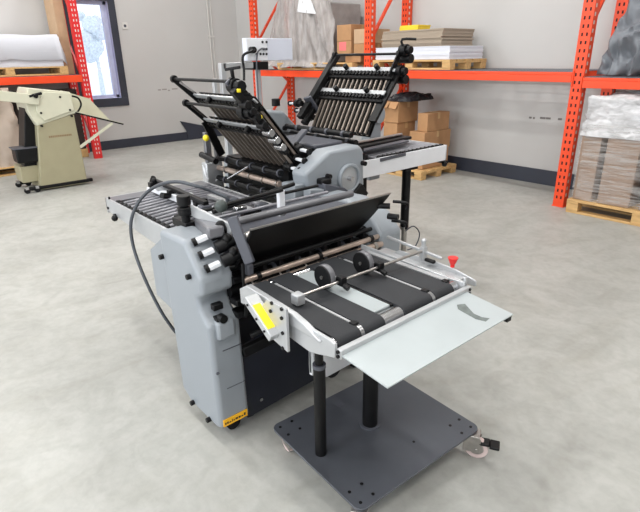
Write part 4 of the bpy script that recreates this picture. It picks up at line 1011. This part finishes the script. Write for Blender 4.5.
ex = ((F0-L0)+(R0_-K0))/2; ey = ((R0_-F0)+(K0-L0))/2
ang = math.atan2(ex.y, ex.x); ang2 = math.atan2(-ey.x, ey.y); an = (ang+ang2)/2; hx, hy = ex.length/2, ey.length/2
print('base', ctr, degrees := math.degrees(an), hx, hy)
TF = Matrix.Translation((ctr.x, ctr.y, 0)) @ Matrix.Rotation(an, 4, 'Z')
def rrect(hx, hy, r, n=6):
    out = []
    for sx, sy, a0 in ((1,1,0),(-1,1,pi/2),(-1,-1,pi),(1,-1,3*pi/2)):
        for k in range(n+1): a = a0+pi/2*k/n; out.append((sx*(hx-r)+r*cos(a), sy*(hy-r)+r*sin(a)))
    return out
MB().prism(rrect(hx, hy, .035), 2, .12, .13).build('base_plate', M['plate'], dc, bevel=.001, tf=TF)
bp_ = COL.objects[-1]
for (sx, sy) in ((1,1),(1,-1),(-1,1),(-1,-1)):
    for dx, dy in ((.03,.03),(.09,.03),(.03,.09),(.09,.09)): MB().cyl((sx*(hx-dx), sy*(hy-dy), .13), (sx*(hx-dx), sy*(hy-dy), .1315), .0065, 8).build('base_bolt', M['black'], bp_, tf=TF)
MB().cyl((hx-.12, .06, .13), (hx-.12, .06, .1312), .006, 8).build('base_bolt', M['black'], bp_, tf=TF)
q_ = onz(340, 404, .13); MB().box(q_.x-.012, q_.x+.012, q_.y-.018, q_.y+.018, .13, .1312).build('base_slot', M['greyd'], bp_)
def castor(px_, py_, sw, brake=False):
    T = TF @ Matrix.Translation((px_, py_, 0)) @ Matrix.Rotation(sw, 4, 'Z')
    c_ = MB().ring((.025, 0, .048), (0,1,0), .030, .048, .026).build('castor_wheel', M['pwheel'], dc, tf=T)
    MB().cyl((.025, -.011, .048), (.025, .011, .048), .031, 20).build('castor_hub', M['steelw'], c_, tf=T)
    f = MB().box(-.03, .04, -.022, -.018, .035, .105).box(-.03, .04, .018, .022, .035, .105).box(-.035, .035, -.03, .03, .103, .12).cyl((.025, -.024, .048), (.025, .024, .048), .007, 10)
    f.build('castor_fork', M['steelw'], c_, tf=T, bevel=.002)
    if brake: MB().box(.03, .075, -.022, .022, .075, .088).box(.075, .115, -.026, .026, .07, .084).build('brake_pedal', M['black'], c_, tf=T, bevel=.004)
castor(hx-.03, -hy+.03, -.9); castor(hx-.015, hy-.04, .55, True); castor(-hx+.06, hy-.06, 2.0); castor(-hx+.06, -hy+.06, 3.0); 
MB().tube([onz(390,370,.3), onz(400,380,.13+.02), onz(404,370,.3)], .004, 6).build('cable', M['black'], dc) if False else None

# ================================================================== light
for ix, x in enumerate((-8.4, -5.2, -2.0, 1.2)):
    for iy, y in enumerate((-2.6, .6, 3.8)):
        f = thing('ceiling_light', (x, y, ZC-.08), 'long white ceiling panel lamp above the hall floor', 'ceiling light', 'ceiling panel lamps')
        B(x-.65, x+.65, y-.17, y+.17, ZC-.07, ZC).build('lamp_housing', M['white'], f)
        B(x-.6, x+.6, y-.14, y+.14, ZC-.078, ZC-.07).build('lamp_diffuser', M['lamp'], f)
        ld = bpy.data.lights.new('panel_light', 'AREA'); ld.shape = 'RECTANGLE'; ld.size = 1.2; ld.size_y = .3; ld.energy = 75; ld.color = (1, .985, .96)
        lo = bpy.data.objects.new('panel_light', ld); lo.location = (x, y, ZC-.09); COL.objects.link(lo)
for a, b in FX:                                   # added fill lamps set in the unseen openings
    ld = bpy.data.lights.new('fill_light', 'AREA'); ld.shape = 'RECTANGLE'; ld.size = b-a; ld.size_y = 2.4; ld.energy = 160; ld.color = (.93, .96, 1)
    lo = bpy.data.objects.new('fill_light', ld); lo.location = ((a+b)/2, Y0-.1, 2.2); lo.rotation_euler = (radians(90), 0, 0); COL.objects.link(lo)
wd = bpy.data.worlds.new('world'); bpy.context.scene.world = wd; wd.use_nodes = True
bg = wd.node_tree.nodes['Background']; bg.inputs[0].default_value = (.80, .88, 1, 1); bg.inputs[1].default_value = 2.2
sc = bpy.context.scene
sc.view_settings.view_transform = 'Standard'; sc.view_settings.look = 'None'; sc.view_settings.gamma = 1; sc.view_settings.use_curve_mapping = False
sc.view_settings.exposure = -.42
